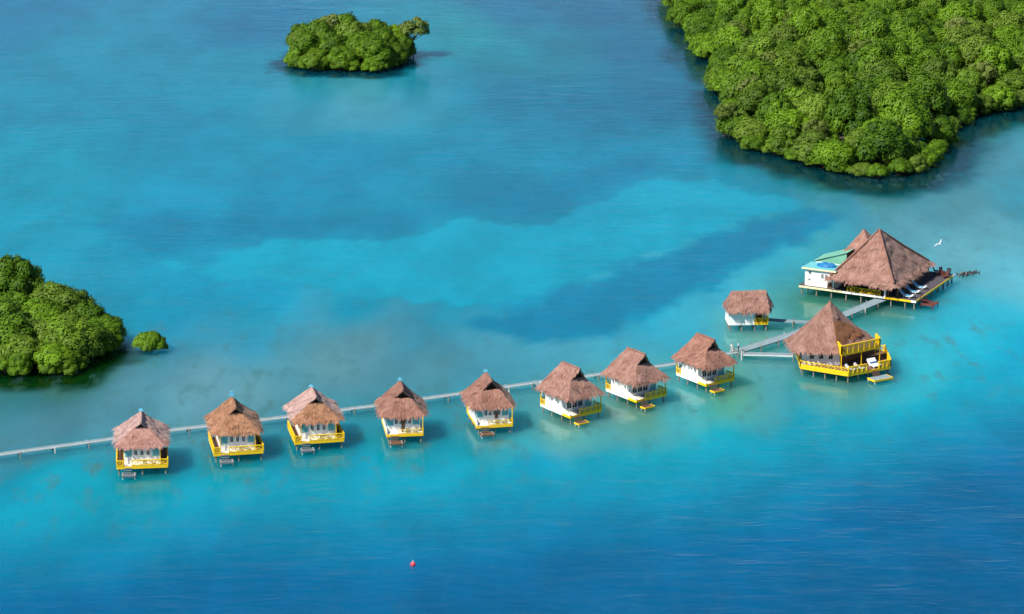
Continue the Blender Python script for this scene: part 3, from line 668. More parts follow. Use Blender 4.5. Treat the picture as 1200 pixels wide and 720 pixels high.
# ------------------------------------------------------------------ bungalows
WORDS = ['first','second','third','fourth','fifth','sixth','seventh','eighth']
def bungalow(i, fl, yaw, Wd, Ld, kind, th, roof_h=4.5, steps='grey', seed=0, label='', twist=0.0, rw=None):
    yaw = R(yaw); ca, sa = math.cos(yaw), math.sin(yaw); P = at(*fl, 1.2)
    cx = P.x + ca*Wd/2 - sa*Ld/2; cy = P.y + sa*Wd/2 + ca*Ld/2
    e = empty('bungalow', (cx, cy, 0), yaw, label, 'bungalow', 'overwater bungalows along the boardwalk')
    hw, hl = Wd/2, Ld/2; zd = 1.5
    # stilts, deck
    stilts(e, [(x, y) for x in (-hw+.35, 0, hw-.35) for y in (-hl+.35, -hl*.33, hl*.33, hl-.35)], zd-.3, 'post')
    plank_floor(e, -hw+.06, hw-.06, -hl+.06, hl-.06, zd, 'floor', seed=seed)
    if kind == 'A':
        cx0, cx1, cy0, cy1 = -hw+1.15, hw-1.15, -hl+1.35, hl-.9
    else:
        cx0, cx1, cy0, cy1 = -hw+.02, hw-.35, -hl+(2.2 if kind == 'C' else 1.25), hl-1.3
    # fascia: four boards butted round the deck
    zf0, zf1 = zd-.40, zd+.03
    MB().box(-hw, hw, -hl-.05, -hl+.055, zf0, zf1).build('fascia', M['yellow'], e)
    MB().box(-hw, hw, hl-.055, hl+.05, zf0, zf1).build('fascia', M['yellow'], e)
    side = 'yellow' if kind == 'A' else 'white'
    if kind == 'A':
        for s in (-1,1): MB().box(s*hw-.05, s*hw+.05, -hl+.058, hl-.058, zf0, zf1).build('fascia', M['yellow'], e)
        # brown boards of the side galleries lie on the deck
        for s in (-1,1): plank_floor(e, min(s*(hw-.08), s*(hw-1.12)), max(s*(hw-.08), s*(hw-1.12)), -hl+.1, hl-.1, zd+.03, 'brown', 'gallery_floor', axis='y', th=.025, seed=seed+3)
    else:
        for s in (-1,1):
            MB().box(s*hw-.05, s*hw+.05, -hl+.058, cy0, zf0, zf1).build('fascia', M['yellow'], e)
            MB().box(s*hw-.045, s*hw+.045, cy0+.003, hl-.058, zf0, zf1).build('fascia', M['white' if kind == 'C' else 'yellow'], e)
    # walls of boards
    zw0, zw1 = zd+.012, zd+3.2
    def wall(x0, x1, y0, y1): return MB().box(x0, x1, y0, y1, zw0, zw1).build('wall', M['white'], e)
    T_ = .10
    wall(cx0, cx1, cy0, cy0+T_); wall(cx0, cx1, cy1-T_, cy1); wl_ = wall(cx0, cx0+T_, cy0+T_+.002, cy1-T_-.002); wall(cx1-T_, cx1, cy0+T_+.002, cy1-T_-.002)
    cw = cx1-cx0
    # front: teal doors at the sides, windows between
    if kind == 'C':
        door(e, cx1-.13*cw, cy0-.002, zw0+.02, .19*cw, 2.3)
        for k in range(3): window(e, cx0+cw*(.22+.19*k), cy0-.002, zw0+.55, .15*cw, 1.6)
    else:
        # teal shutters at the upper sides, a row of windows between, boards below, one narrow door
        for u in (.12, .88):
            sh = MB().box(cx0+(u-.09)*cw, cx0+(u+.09)*cw, cy0-.06, cy0-.003, zw0+1.15, zw0+2.55).build('shutter', M['teal'], e)
            for q in range(5): MB().box(cx0+(u-.075)*cw, cx0+(u+.075)*cw, cy0-.085, cy0-.062, zw0+1.25+q*.25, zw0+1.42+q*.25).build('slat', M['teal'], sh)
        for k in range(4 if kind == 'B' else 3): window(e, cx0+cw*((.30+.13*k) if kind == 'B' else (.33+.17*k)), cy0-.002, zw0+1.35, .075*cw, .95)
        if kind == 'B': door(e, cx0+.50*cw if i == 3 else cx0+.62*cw, cy0-.09, zw0+.02, .10*cw, 1.95, 'brown')
    for k in range(2): window(e, cx0-.002, cy0+(cy1-cy0)*(.35+.35*k), zw0+1.15, .55, .7, 'x-') if kind == 'A' else None
    if kind != 'A':
        # cover strip where the side wall ends, low white cheek beside the terrace
        MB().box(cx0-.045, cx0-.003, cy0-.05, cy0+.06, zw0, zw1).build('corner_strip', M['palepost'], e)
        MB().add([(cx0-.02,-hl+.10,zd+.01),(cx0+.06,-hl+.10,zd+.01),(cx0+.06,cy0-.06,zd+.01),(cx0-.02,cy0-.06,zd+.01),(cx0-.02,-hl+.10,zd+.35),(cx0+.06,-hl+.10,zd+.35),(cx0+.06,cy0-.06,zd+1.0),(cx0-.02,cy0-.06,zd+1.0)],[(0,1,5,4),(1,2,6,5),(2,3,7,6),(3,0,4,7),(4,5,6,7),(0,3,2,1)]).build('side_cheek', M['white'], e)
    # railings, posts holding the eaves
    stairs_w = 1.35; sx0 = -hw+.55
    if kind == 'A':
        sx0 = -hw+1.0
        rail(e, (-hw+.0,-hl), (-hw+.0,hl), zd+.03, style='x', w=.12); rail(e, (hw,-hl), (hw,hl), zd+.03, style='x', w=.12)
        rail(e, (-hw+.1,-hl), (sx0-.05,-hl), zd+.03, style='x', w=.12); rail(e, (sx0+stairs_w+.05,-hl), (hw-.1,-hl), zd+.03, style='x', w=.12)
        pc = [(cx0-.03,cy0-.45),(cx1+.03,cy0-.45)]
        for (x,y) in pc: MB().bar((x,y,zd),(x,y,zd+2.7),.12).build('eave_post', M['yellow'], e)
    else:
        st = 'slash' if kind == 'C' else 'bal'
        rail(e, (sx0+stairs_w+.05,-hl), (hw-.05,-hl), zd+.03, style=st, h=.9 if kind == 'C' else .75, w=.1 if kind == 'C' else .07)
        rail(e, (hw,-hl), (hw,cy0-.1), zd+.03, style=st, h=.9 if kind == 'C' else .75, w=.1 if kind == 'C' else .07)
        rail(e, (-hw,cy1+.08), (-hw,hl-.05), zd+.03, style='slash', gap=1.3)
        rail(e, (-hw+.2,hl), (hw-.2,hl), zd+.03, style='x', w=.12)
        for (x,y) in [(-hw+.02,hl-.06),(hw-.02,hl-.06),(hw-.06,-hl+.12)]: MB().bar((x,y,zd),(x,y,zd+2.75),.13).build('eave_post', M['yellow'], e)
    # steps down to a landing just over the water
    lm, le = {'grey': ('landing','landing'), 'brown': ('brown','brown'), 'yellow': ('brown','yellow')}[steps]
    ly0, ly1 = -hl-1.95, -hl-.65; lx0, lx1 = sx0-.25, sx0+stairs_w+.55; lz = .62
    ld = plank_floor(e, lx0+.06, lx1-.06, ly0+.06, ly1, lz, lm, 'landing', axis='x', seed=seed+9); del ld['kind']
    mb = MB(); mb.box(lx0,lx1,ly0-.05,ly0+.055,lz-.22,lz+.02); mb.box(lx0-.05,lx0+.055,ly0+.06,ly1,lz-.22,lz+.02); mb.box(lx1-.055,lx1+.05,ly0+.06,ly1,lz-.22,lz+.02)
    mb.build('landing_edge', M[le], ld)
    for x in (lx0+.15,lx1-.15):
        for y in (ly0+.15,ly1-.15): MB().tube([(x,y,-1.5),(x,y,lz+(.0 if steps == 'yellow' else .12))], .08, 7).build('landing_post', M['palepost'], ld)
    for k in range(3):
        z = zd-.24-k*.25; MB().box(sx0, sx0+stairs_w, -hl-.32-k*.26, -hl-.062-k*.26, z-.05, z).build('step', M[lm], e)
    # roof
    ze, zr = zd+(3.05 if kind == 'A' else 2.85), zd+2.6+roof_h
    if kind == 'A': x0, x1, y0, y1, rf_, rb_, tp_ = -hw-.12, hw+.12, -hl+.8, hl+2.2, 2.7, 1.7, .55
    elif kind == 'B': x0, x1, y0, y1, rf_, rb_, tp_ = -hw-.85, hw+.85, -hl+.5, hl+.9, 2.6, 1.7, .45
    else: x0, x1, y0, y1, rf_, rb_, tp_ = -hw-.65, hw+.75, -hl-.15, hl+.55, 2.5, 2.1, .15
    polys, gf, gb = hip_gablet(x0, x1, y0, y1, ze, zr, ze+(zr-ze)*(.72 if kind == 'A' else .62), rf_, rb_, .6, tp_)
    front = polys[4:7] if kind == 'A' else []
    ro = thatch('roof', [q for q in polys if q not in front], THATCH[th], e, seed+20, zlo=ze, zhi=zr, sag=.10)
    if front: thatch('front_hip', front, THATCH['tan' if i != 0 else 'rosetan'], ro, seed+21, straw=1300, zlo=ze, zhi=zr, sag=.10)
    MB().add([(p[0], p[1]+.35, p[2]-.2) for p in gf], [(0,1,2)]).build('gablet_void', M['void'], ro)  # dark triangle stands in for the shade inside the open gablet
    xm = (x0+x1)/2
    # ridge bundle and the blue finial at its far end
    MB().tube([(xm, gf[2][1]-.7, zr+.02), (xm+.05, (y0+y1)/2, zr+.05), (xm, gb[2][1]+.05, zr+.03)], [.16,.20,.16], 8).build('ridge_roll', THATCH[th], ro)
    if i < 5:
        fh = (.32, .85, .22, .36, .32)[i]; yf_ = gb[2][1]-.25
        fn = MB().add([(xm-.42,yf_-.25,zr+.10),(xm+.42,yf_-.25,zr+.10),(xm+.36,yf_+.25,zr+.10),(xm-.36,yf_+.25,zr+.10),(xm-.26,yf_-.14,zr+.1+fh),(xm+.26,yf_-.14,zr+.1+fh),(xm+.2,yf_+.14,zr+.1+fh),(xm-.2,yf_+.14,zr+.1+fh)],[(0,1,5,4),(1,2,6,5),(2,3,7,6),(3,0,4,7),(4,5,6,7),(0,3,2,1)]).build('finial', M['finial'], ro)
        MB().tube([(xm,yf_,zr+.1+fh),(xm,yf_,zr+.22+fh)], [.12,.05], 7).build('finial_tip', M['finial'], fn)
    return e, (cx, cy, yaw)

HUTS = [
 ((136.9,549.6), 7.0, 7.9, 8.4, 'A','rose', 3.55,'grey','bungalow with pale rose thatch and yellow galleries, the end hut nearest the lone mangrove bush'),
 ((251.0,534.4),11.5, 7.8, 8.4, 'A','tan', 3.9,'grey','bungalow with tan thatch, grey landing and the tallest blue ridge finial of the row'),
 ((345.8,520.8),12.0, 7.9, 8.4, 'A','rose', 3.75,'grey','bungalow with yellow galleries and straw-coloured front hip, next to the white-sided huts'),
 ((453.3,512.0), 8.0, 5.9, 8.6, 'B','red', 4.05,'brown','narrow white bungalow with a square dark vent in its red brown thatch and brown landing'),
 ((559.2,502.0),12.0, 5.9, 8.6, 'B','red', 4.1,'brown','narrow white bungalow with arched vent and brown landing, beside the tilted white-walled huts'),
 ((668.3,490.3),35.5, 6.4, 8.3, 'C','mauve', 4.5,'yellow','white-walled bungalow with slatted yellow rail, first of three turned toward the reef'),
 ((745.8,471.7),36.5, 6.4, 8.2, 'C','mauve', 4.4,'yellow','white-walled bungalow with deep dark front gablet, middle of the three turned huts'),
 ((827.5,452.8),35.0, 6.1, 8.2, 'C','red', 4.3,'yellow','white-walled bungalow beside the walkway fork, with red brown thatch and yellow landing'),
]
INFO = []
for i, (fl, yaw, Wd, Ld, kd, th, rh, st, lab) in enumerate(HUTS):
    e, inf = bungalow(i, fl, yaw, Wd, Ld, kd, th, rh, st, seed=i*31+2, label=lab); INFO.append((e, inf, Wd, Ld, kd))
    cx, cy, yw = inf; ca, sa = math.cos(yw), math.sin(yw)
    def loc(x, y, z): return (cx+ca*x-sa*y, cy+sa*x+ca*y, z)
    for q, (dx, lab2) in enumerate(((.3,''),(1.5,''))):
        chair('deck_chair', loc(dx, -Ld/2+.75, 1.512), yw+3.14+(-.25 if q else .25), 'white armless chair on the front terrace of a thatched bungalow', 'chairs on the bungalow terraces')

# ------------------------------------------------------------------ boardwalks
def walkway(name, pts, width, z, label, group=None, gap=4.2, edge='pieredge', cap=True, seed=1, side_posts=True, post_h=0.28):
    """boards on two edge beams over paired piles; pts are ground points along its centre line"""
    P = [Vector((p[0], p[1], 0)) for p in pts]; r = random.Random(seed)
    o = P[0]; e = empty(name, (o.x, o.y, 0), 0, label, 'boardwalk', group)
    L_ = [0]
    for a, b in zip(P[:-1], P[1:]): L_.append(L_[-1] + (b-a).length)
    def pos(s):
        s = min(max(s, 0), L_[-1])
        for k in range(len(P)-1):
            if s <= L_[k+1] + 1e-6:
                d = (P[k+1]-P[k]).normalized(); return P[k] + d*(s-L_[k]) - o, d, Vector((-d.y, d.x, 0))
    boards = MB(); n = int(L_[-1]/.30)
    for k in range(n):
        p, d, s = pos((k+.5)*L_[-1]/n); hw = width/2 + r.uniform(-.02,.02); zz = z + r.uniform(-.012,.012)
        c = [p - d*.138 - s*hw, p + d*.138 - s*hw, p + d*.138 + s*hw, p - d*.138 + s*hw]
        v = [(q.x,q.y,zz-.06) for q in c] + [(q.x,q.y,zz) for q in c]
        boards.add(v, [(0,3,2,1),(4,5,6,7),(0,1,5,4),(1,2,6,5),(2,3,7,6),(3,0,4,7)])
    b = boards.build('deck_boards', M['pier'], e); b['kind'] = 'stuff'
    for sg in (-1, 1):
        mb = MB(); line = []
        st = [0] + L_[1:-1] + [L_[-1]]
        for s_ in st:
            p, d, s = pos(s_); line.append(p + s*sg*(width/2-.02))
        for a, q in zip(line[:-1], line[1:]): mb.bar((a.x,a.y,z-.06), (q.x,q.y,z-.06), .14, .20)
        mb.build('edge_beam', M[edge if sg < 0 else 'pier'], e)
    if side_posts:
        m = max(1, int(L_[-1]/gap))
        for k in range(m+1):
            p, d, s = pos(L_[-1]*k/m)
            for sg in (-1, 1):
                q = p + s*sg*(width/2+.16); MB().tube([(q.x+r.uniform(-.05,.05),q.y,-1.5),(q.x,q.y,z+post_h)], [.13,.11], 7).build('pile', M['palepost' if r.random() < .3 else 'post'], e)
            a_, b_ = p - s*(width/2+.2), p + s*(width/2+.2)
            MB().bar((a_.x,a_.y,z-.30), (b_.x,b_.y,z-.30), .14, .16).build('cross_beam', M['post'], e)
    return e
ZP = 0.95
main = [at(x, y, ZP)[:2] for x, y in ((-60,540),(0,532),(130,514),(205,503),(320,490),(440,475),(545,460),(630,447.5),(705,438),(785,427),(862,412.5))]
walkway('boardwalk', main, 1.15, ZP, post_h=.05, gap=5.5, label='long pale boardwalk on piles running behind the whole row of bungalows', seed=4)
up = [at(x, y, ZP+.1)[:2] for x, y in ((866,411),(930,391.5),(985,370.5),(1037,349))]
walkway('boardwalk', up, 2.2, ZP+.1, 'grey boardwalk climbing from the fork to the large pavilion deck', seed=5, edge='pier')
lo = [at(x, y, ZP)[:2] for x, y in ((869,414.5),(900,415),(930,416))]
walkway('boardwalk', lo, 1.6, ZP+.004, 'short pale boardwalk from the fork to the hexagonal house', seed=6, gap=4.6)
sm = [at(x, y, ZP)[:2] for x, y in ((899,374),(925,376),(962,378))]
walkway('boardwalk', sm, 1.3, ZP-.05, 'narrow boardwalk from the small porch hut toward the wide grey walkway', seed=7, gap=4.5, edge='pier')
def near_main(x, y):
    best = None
    for a, b in zip(main[:-1], main[1:]):
        a = Vector(a); b = Vector(b); ab = b-a; t = max(0, min(1, (Vector((x,y))-a).dot(ab)/ab.dot(ab))); q = a+ab*t
        d = (q-Vector((x,y))).length
        if best is None or d < best[0]: best = (d, q)
    return best[1]
SP = ['end hut near the lone bush','tan thatched hut','hut with straw-coloured front hip','hut with square roof vent','hut with arched vent and brown landing','first turned white-walled hut','middle turned white-walled hut','hut beside the walkway fork']
for i, (e, (cx, cy, yw), Wd, Ld, kd) in enumerate(INFO):
    ca, sa = math.cos(yw), math.sin(yw); ox = Wd/2-1.2 if kd != 'A' else 0.6
    b0 = Vector((cx+ca*ox-sa*(Ld/2+.08), cy+sa*ox+ca*(Ld/2+.08)))
    q = near_main(b0.x, b0.y); d = (b0-q)
    if d.length > 1.4:
        q2 = q + d.normalized()*0.95
        if (b0-q2).length > .5:
            walkway('boardwalk', [b0, q2], 1.2, 1.28, 'short gangway linking the long boardwalk to the ' + SP[i], 'gangways to the bungalows', gap=3, seed=30+i, post_h=-.2)

# ------------------------------------------------------------------ small porch hut
P = at(854, 381.5, 1.2); yw = R(4.0)
h = empty('porch_hut', (P.x, P.y, 0), yw, 'small white hut with thatched roof and yellow corner porch behind the walkway fork', 'hut')
Wd, Ld, zd = 7.2, 4.6, 1.45
stilts(h, [(x, y) for x in (.3, 2.4, 4.8, 6.9) for y in (.25, 2.3, 4.3)], zd-.2, 'post')
plank_floor(h, .06, Wd-.06, .06, Ld-.06, zd, 'brown', seed=4)
mb = MB(); mb.box(0, 4.75, -.05, .05, zd-.25, zd+.02); mb.build('fascia', M['white'], h)
MB().box(4.753, Wd, -.05, .05, zd-.25, zd+.02).build('fascia', M['yellow'], h)
for x in (0, Wd): MB().box(x-.05, x+.05, .053, Ld, zd-.25, zd+.02).build('fascia', M['white' if x == 0 else 'yellow'], h)
zw0, zw1 = zd+.012, zd+2.5
for b in ((.02,4.7,.06,.16),(.02,Wd-.1,Ld-.16,Ld-.06),(.02,.12,.162,Ld-.162),(4.6,4.7,.162,2.4),(4.702,Wd-.1,2.302,2.4)): MB().box(*b, zw0, zw1).build('wall', M['white'], h)
window(h, 2.4, .058, zw0+1.75, .38, .32); window(h, 3.1, .058, zw0+1.75, .38, .32)
door(h, 5.9, 2.30, zw0+.02, .95, 2.0, 'brown')
rail(h, (4.8,.0), (Wd,.0), zd+.03, style='bal', h=.95); rail(h, (Wd,.1), (Wd,2.2), zd+.03, style='bal', h=.95)
for x in (6.1, Wd-.06): MB().bar((x,.06,zd),(x,.06,zw1),.12).build('eave_post', M['yellow'], h)
x0, x1, y0, y1, ze, zr = -.35, Wd+.75, -.75, Ld+.9, zd+2.35, zd+5.6
ym = (y0+y1)/2; rl0, rl1 = (x0+1.0, ym, zr), (x1-1.5, ym, zr)
thatch('roof', [[(x0,y0,ze),(x1-.6,y0,ze),(rl1[0]+.6,rl1[1],zr),rl0],[(x1-.6,y1,ze),(x0,y1,ze),rl0,(rl1[0]+.6,rl1[1],zr)],[(x0,y1,ze),(x0,y0,ze),rl0],[(x1-.6,y0,ze),(x1+.4,ym-.2,ze+.7),(rl1[0]+.6,rl1[1],zr)],[(x1+.4,ym-.2,ze+.7),(x1-.6,y1,ze),(rl1[0]+.6,rl1[1],zr)]], THATCH['mauve'], h, 501, straw=1900, sag=.12)

# ------------------------------------------------------------------ hexagonal house
C0 = Vector((57.7, 484.6)); RH = 9.0; zd = 1.65
hx = empty('hexagonal_house', (C0.x, C0.y, 0), 0, 'hexagonal house with tall pointed thatch, yellow deck rails and a slatted yellow balcony', 'house')
V6 = [Vector((RH*math.cos(R(a)), RH*math.sin(R(a)))) for a in (-150,-90,-30,30,90,150)]
MB().prism([v*0.995 for v in V6], zd-.14, zd).build('deck_floor', M['brown'], hx)
for k in range(6):
    a, b = V6[k], V6[(k+1)%6]; d = (b-a).normalized()
    MB().bar((*(a+d*.04), zd-.2), (*(b-d*.04), zd-.2), .12, .46).build('fascia', M['yellow'], hx)
    for t in (0, .25, .5, .75):
        p = a.lerp(b, t)*.955; stilts(hx, [(p.x, p.y)], zd-.15, 'post', .12)
for k in range(6):
    p = V6[k]*.5; stilts(hx, [(p.x, p.y)], zd-.15, 'post', .14)
    a, b = V6[k]*.998, V6[(k+1)%6]*.998
    if k == 1:      # the sea side: rail, a gap for the steps, rail
        rail(hx, a, a.lerp(b,.42), zd, style='slash', h=1.2, gap=.9, w=.16); rail(hx, a.lerp(b,.72), b, zd, style='slash', h=1.2, gap=.9, w=.16)
    elif k == 2: rail(hx, a, b, zd, style='slash', h=1.2, gap=1.0, w=.16)
    else: rail(hx, a, b, zd, style='slash', h=1.0, w=.09)
# solid yellow boards along the left and front-left rails
for k in (5, 0):
    a, b = V6[k], V6[(k+1)%6]; d = (b-a).normalized(); nrm = Vector((d.y,-d.x))*.075
    MB().bar((*(a+d*.1+nrm), zd+.22), (*(b-d*.1+nrm), zd+.22), .04, .40).build('rail_board', M['yellow'], hx)
rel = lambda x, y, z: (x-C0.x, y-C0.y, z)
wallp = [Vector(p)-C0 for p in ((50.3,481.2),(56.8,480.8),(62.0,487.6),(60.3,492.6),(53.2,493.4),(50.6,487.6))]
for k in range(6):
    a, b = wallp[k], wallp[(k+1)%6]; d = (b-a).normalized(); a2, b2 = a+d*.07, b-d*.07
    w_ = MB().bar((*a2, zd+1.35), (*b2, zd+1.35), .12, 2.68).build('wall', M['white' if k != 1 else 'brown'], hx)
    nr = Vector((d.y, -d.x))
    for t in (.25, .5, .75):
        p = a.lerp(b, t) + nr*.085; f = MB().bar((*(p-d*.42), zd+1.65), (*(p+d*.42), zd+1.65), .07, 1.2).build('window', M['white'], hx)
        p2 = p + nr*.03; MB().bar((*(p2-d*.35), zd+1.65), (*(p2+d*.35), zd+1.65), .03, 1.06).build('pane', M['glass'], f)
RP = [rel(*q, 4.15) for q in ((48.6,480.2),(56.4,479.6),(63.6,488.6),(61.8,495.2),(53.0,496.0),(47.9,488.0))]
AP = rel(55.4, 486.6, 11.6)
def ring(t, dz=0): return [tuple(a+(b-a)*t for a, b in zip(p, AP)) for p in RP]
r1 = [(p[0], p[1], p[2]-.35) for p in ring(.24)]
polys = []
for k in range(6):
    n = (k+1)%6; polys += [[RP[k], RP[n], r1[n], r1[k]], [r1[k], r1[n], AP]]
ro = thatch('roof', [q for i_, q in enumerate(polys)], THATCH['mauve'], hx, 601, straw=7500, sag=.25, step=.8)
MB().tube([AP, (AP[0],AP[1],AP[2]-.5)], [.1,.45], 8).build('roof_cap', THATCH['mauve'], ro)
# rust-coloured patch on the sea-side slope: a thin layer of straw over the roof
A_, B_, C_ = Vector(r1[1]), Vector(r1[2]), Vector(AP); nrm = (B_-A_).cross(C_-A_).normalized()
pt = lambda u, v: tuple(A_ + (B_-A_)*u*(1-v) + (C_-A_)*v + nrm*(.16))
thatch('straw_patch', [[pt(.0,.0), pt(.45,-.02), pt(.92,.03), pt(.86,.2), pt(.7,.36), pt(.35,.50), pt(.0,.52), pt(.0,.26)]], THATCH['rust'], ro, 603, straw=900, sag=.2, thick=.1, zlo=RP[0][2], zhi=AP[2], step=.8)
# pergola over the sea terrace
pz = 4.15
PG = [at(986,416,pz), at(1031,406.5,pz), at(1026,401,pz), at(980,409,pz)]
PG = [Vector((q.x-C0.x, q.y-C0.y, pz)) for q in PG]
pg = MB().add([tuple(q) for q in PG] + [(q.x, q.y, q.z-.12) for q in PG], [(0,1,2,3),(7,6,5,4),(0,4,5,1),(1,5,6,2),(2,6,7,3),(3,7,4,0)]).build('balcony', M['brown'], hx)
for a, b in ((0,1),(0,3),(1,2)):
    MB().bar(PG[a]+Vector((0,0,-.08)), PG[b]+Vector((0,0,-.08)), .2, .34).build('balcony_beam', M['yellow'], pg)
    rail(pg, PG[a][:2], PG[b][:2], pz+.05, h=1.45, style='slash', gap=1.25, w=.17, name='balcony_railing')
for q in (PG[0], PG[0].lerp(PG[1],.52), PG[1], PG[2], PG[3]):
    if Vector(q[:2]).length < 8.7: MB().bar((q.x,q.y,zd), (q.x,q.y,pz-.1), .15).build('balcony_post', M['yellow'], hx)
# landing at the sea
d = (V6[2]-V6[1]).normalized(); nr = Vector((d.y,-d.x)); o_ = V6[1].lerp(V6[2],.42)
ld = None
a = o_ + nr*.75 - d*.2; b = a + d*3.9; c_ = b + nr*2.0; d_ = a + nr*2.0
ld = MB().prism([a, d_, c_, b][::-1], .55, .66).build('landing', M['pier'], hx)
for p, q in ((a,d_),(d_,c_),(c_,b)): MB().bar((*p,.52), (*q,.52), .14, .32).build('landing_edge', M['yellow'], ld)
for p in (a,b,c_,d_): q = p.lerp((a+c_)/2,.06); MB().tube([(q.x,q.y,-1.5),(q.x,q.y,.54)], .1, 7).build('landing_post', M['palepost'], ld)
for k in range(4):
    p = o_ + d*1.0 + nr*(.15+.2*k); q = p + d*1.5; MB().bar((*p, zd-.25-k*.22), (*q, zd-.25-k*.22), .26, .06).build('step', M['brown'], hx)
lounger((C0.x+2.2, C0.y-6.2, zd), R(60), 'white lounger near the front corner of the hexagonal deck', None)
lounger((C0.x+.6, C0.y-6.9, zd), R(60), 'white lounger at the rail corner of the hexagonal deck, beside the other lounger', None)
dd = lounger((C0.x+5.0, C0.y-4.6, zd), R(30), 'wide white day bed with blue pillow under the yellow balcony', None, name='day_bed'); dd.scale = (2.3, 1.15, 1.2); dd['category'] = 'bed'
MB().box(-.3,.3,.15,.42,.52,.66).build('pillow', M['blue'], dd)

# ------------------------------------------------------------------ the large pavilion
F0 = at(1073, 355, 1.4); th_ = R(-28)
pv = empty('pavilion', (F0.x, F0.y, 0), th_, 'large pavilion with steep square thatched roof, white annex and dark plank deck', 'pavilion')
zd = 1.7
plank_floor(pv, -23.4, -.06, .06, 21.4, zd, 'darkdeck', axis='y', seed=12, w=.3)
def pbox(nm, m, *b, parent=None): return MB().box(*b).build(nm, M[m], parent or pv)
pbox('fascia','cream', -23.5, -14.6, -.06, .05, zd-.34, zd+.02); pbox('fascia','white', -14.597, -6.2, -.06, .05, zd-.34, zd+.02); pbox('fascia','yellow', -6.197, -.9, -.06, .05, zd-.34, zd+.02); pbox('fascia','white', -.897, .06, -.065, .055, zd-.36, zd+.03)
pbox('fascia','yellow', -.05, .055, .058, 20.4, zd-.30, zd+.03); pbox('fascia','white', -.06, .065, 20.403, 21.5, zd-.34, zd+.04)
pbox('fascia','redwood', -23.55, -23.45, -.04, 21.4, zd-.34, zd+.02)
stilts(pv, [(x, y) for x in (-23,-20,-17,-14,-11,-8,-5,-2.2,-.4) for y in (.4, 3.4, 6.6, 9.8, 13, 16.2, 18.8, 21)], zd-.12, 'post', .15)
x0, x1, y0, y1 = -17.9, -3.7, -1.0, 20.0; ze = 4.0; AX = (-11.0, 8.8, 12.2)
Ec = [(x0,y0,ze),(x1,y0,ze),(x1,y1,ze),(x0,y1,ze)]
mids = []
def lerp3(a, b, t): return tuple(p+(q-p)*t for p, q in zip(a, b))
r1 = [(*lerp3(p, AX, .10)[:2], lerp3(p, AX, .10)[2]-.35) for p in Ec]
polys = []
for k in range(4): n = (k+1)%4; polys += [[Ec[k],Ec[n],r1[n],r1[k]],[r1[k],r1[n],AX]]
ro = thatch('roof', polys, THATCH['mauve'], pv, 701, straw=11000, sag=.3, step=1.0, slen=1.1)
for k in range(4): MB().tube([Vector(r1[k])+Vector((0,0,.05)), Vector(lerp3(r1[k],AX,.5))+Vector((0,0,-.12)), AX], [.2,.22,.2], 7).build('hip_roll', THATCH['mauve'], ro)
BX = (-15.6, 12.6, 10.9); Eb = [(-19.6,7.2,5.2),(-10.4,7.2,5.2),(-10.4,19.0,5.2),(-19.6,19.0,5.2)]
rr = thatch('rear_roof', [[Eb[k],Eb[(k+1)%4],BX] for k in range(4)], THATCH['mauve'], pv, 703, straw=3500, sag=.3, step=1.0)
# posts, yellow bench rails and dark back of the open hall
for x in (-16.5,-12.9,-9.3,-5.7,-3.9): 
    for y in (.7, 17.2): MB().tube([(x,y,zd),(x,y,4.6)], .13, 8).build('hall_post', M['brown'], pv)
for y in (4.6,8.6,12.6): MB().tube([(-3.9,y,zd),(-3.9,y,4.7)], .13, 8).build('hall_post', M['brown'], pv)
for xa, xb in ((-13.8,-11.0),(-10.8,-7.2)): rail(pv, (xa,.35), (xb,.35), zd, style='x', h=.95)
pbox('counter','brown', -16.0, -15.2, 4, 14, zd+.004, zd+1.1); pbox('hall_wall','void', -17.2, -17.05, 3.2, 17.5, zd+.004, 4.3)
pbox('gate_post','white', -6.4, -6.1, .25, .55, zd+.004, zd+1.35); 
# annex
ax0, ax1, ay0, ay1 = -22.6, -16.4, .75, 4.6
for b in ((ax0,ax1,ay0,ay0+.14),(ax0,ax0+.14,ay0+.143,ay1-.143),(ax1-.14,ax1,ay0+.143,ay1-.143),(ax0,ax1,ay1-.14,ay1)): MB().box(*b, zd+.01, zd+3.35).build('wall', M['white'], pv)
window(pv, ax0+1.0, ay0-.002, zd+2.35, .55, .55); window(pv, ax0+3.55, ay0-.002, zd+1.75, .45, .85); window(pv, ax0+4.35, ay0-.002, zd+1.75, .45, .85); window(pv, ax0+.9, ay0-.002, zd+1.05, .4, .4); window(pv, ax0-.002, 2.6, zd+1.6, .6, .7, 'x-')
door(pv, ax1-1.1, ay0-.002, zd+.02, 1.0, 1.15, 'brown')
pbox('annex_roof','teal', ax0-.5, ax1+.25, ay0-.45, ay1+.4, zd+3.36, zd+3.58); pbox('roof_edge','cream', ax0-.53, ax1+.25, ay0-.53, ay0-.453, zd+3.30, zd+3.62)
pbox('roof_edge','teal', ax0-.60, ax0-.533, ay0-.5, ay1+.4, zd+3.30, zd+3.62)
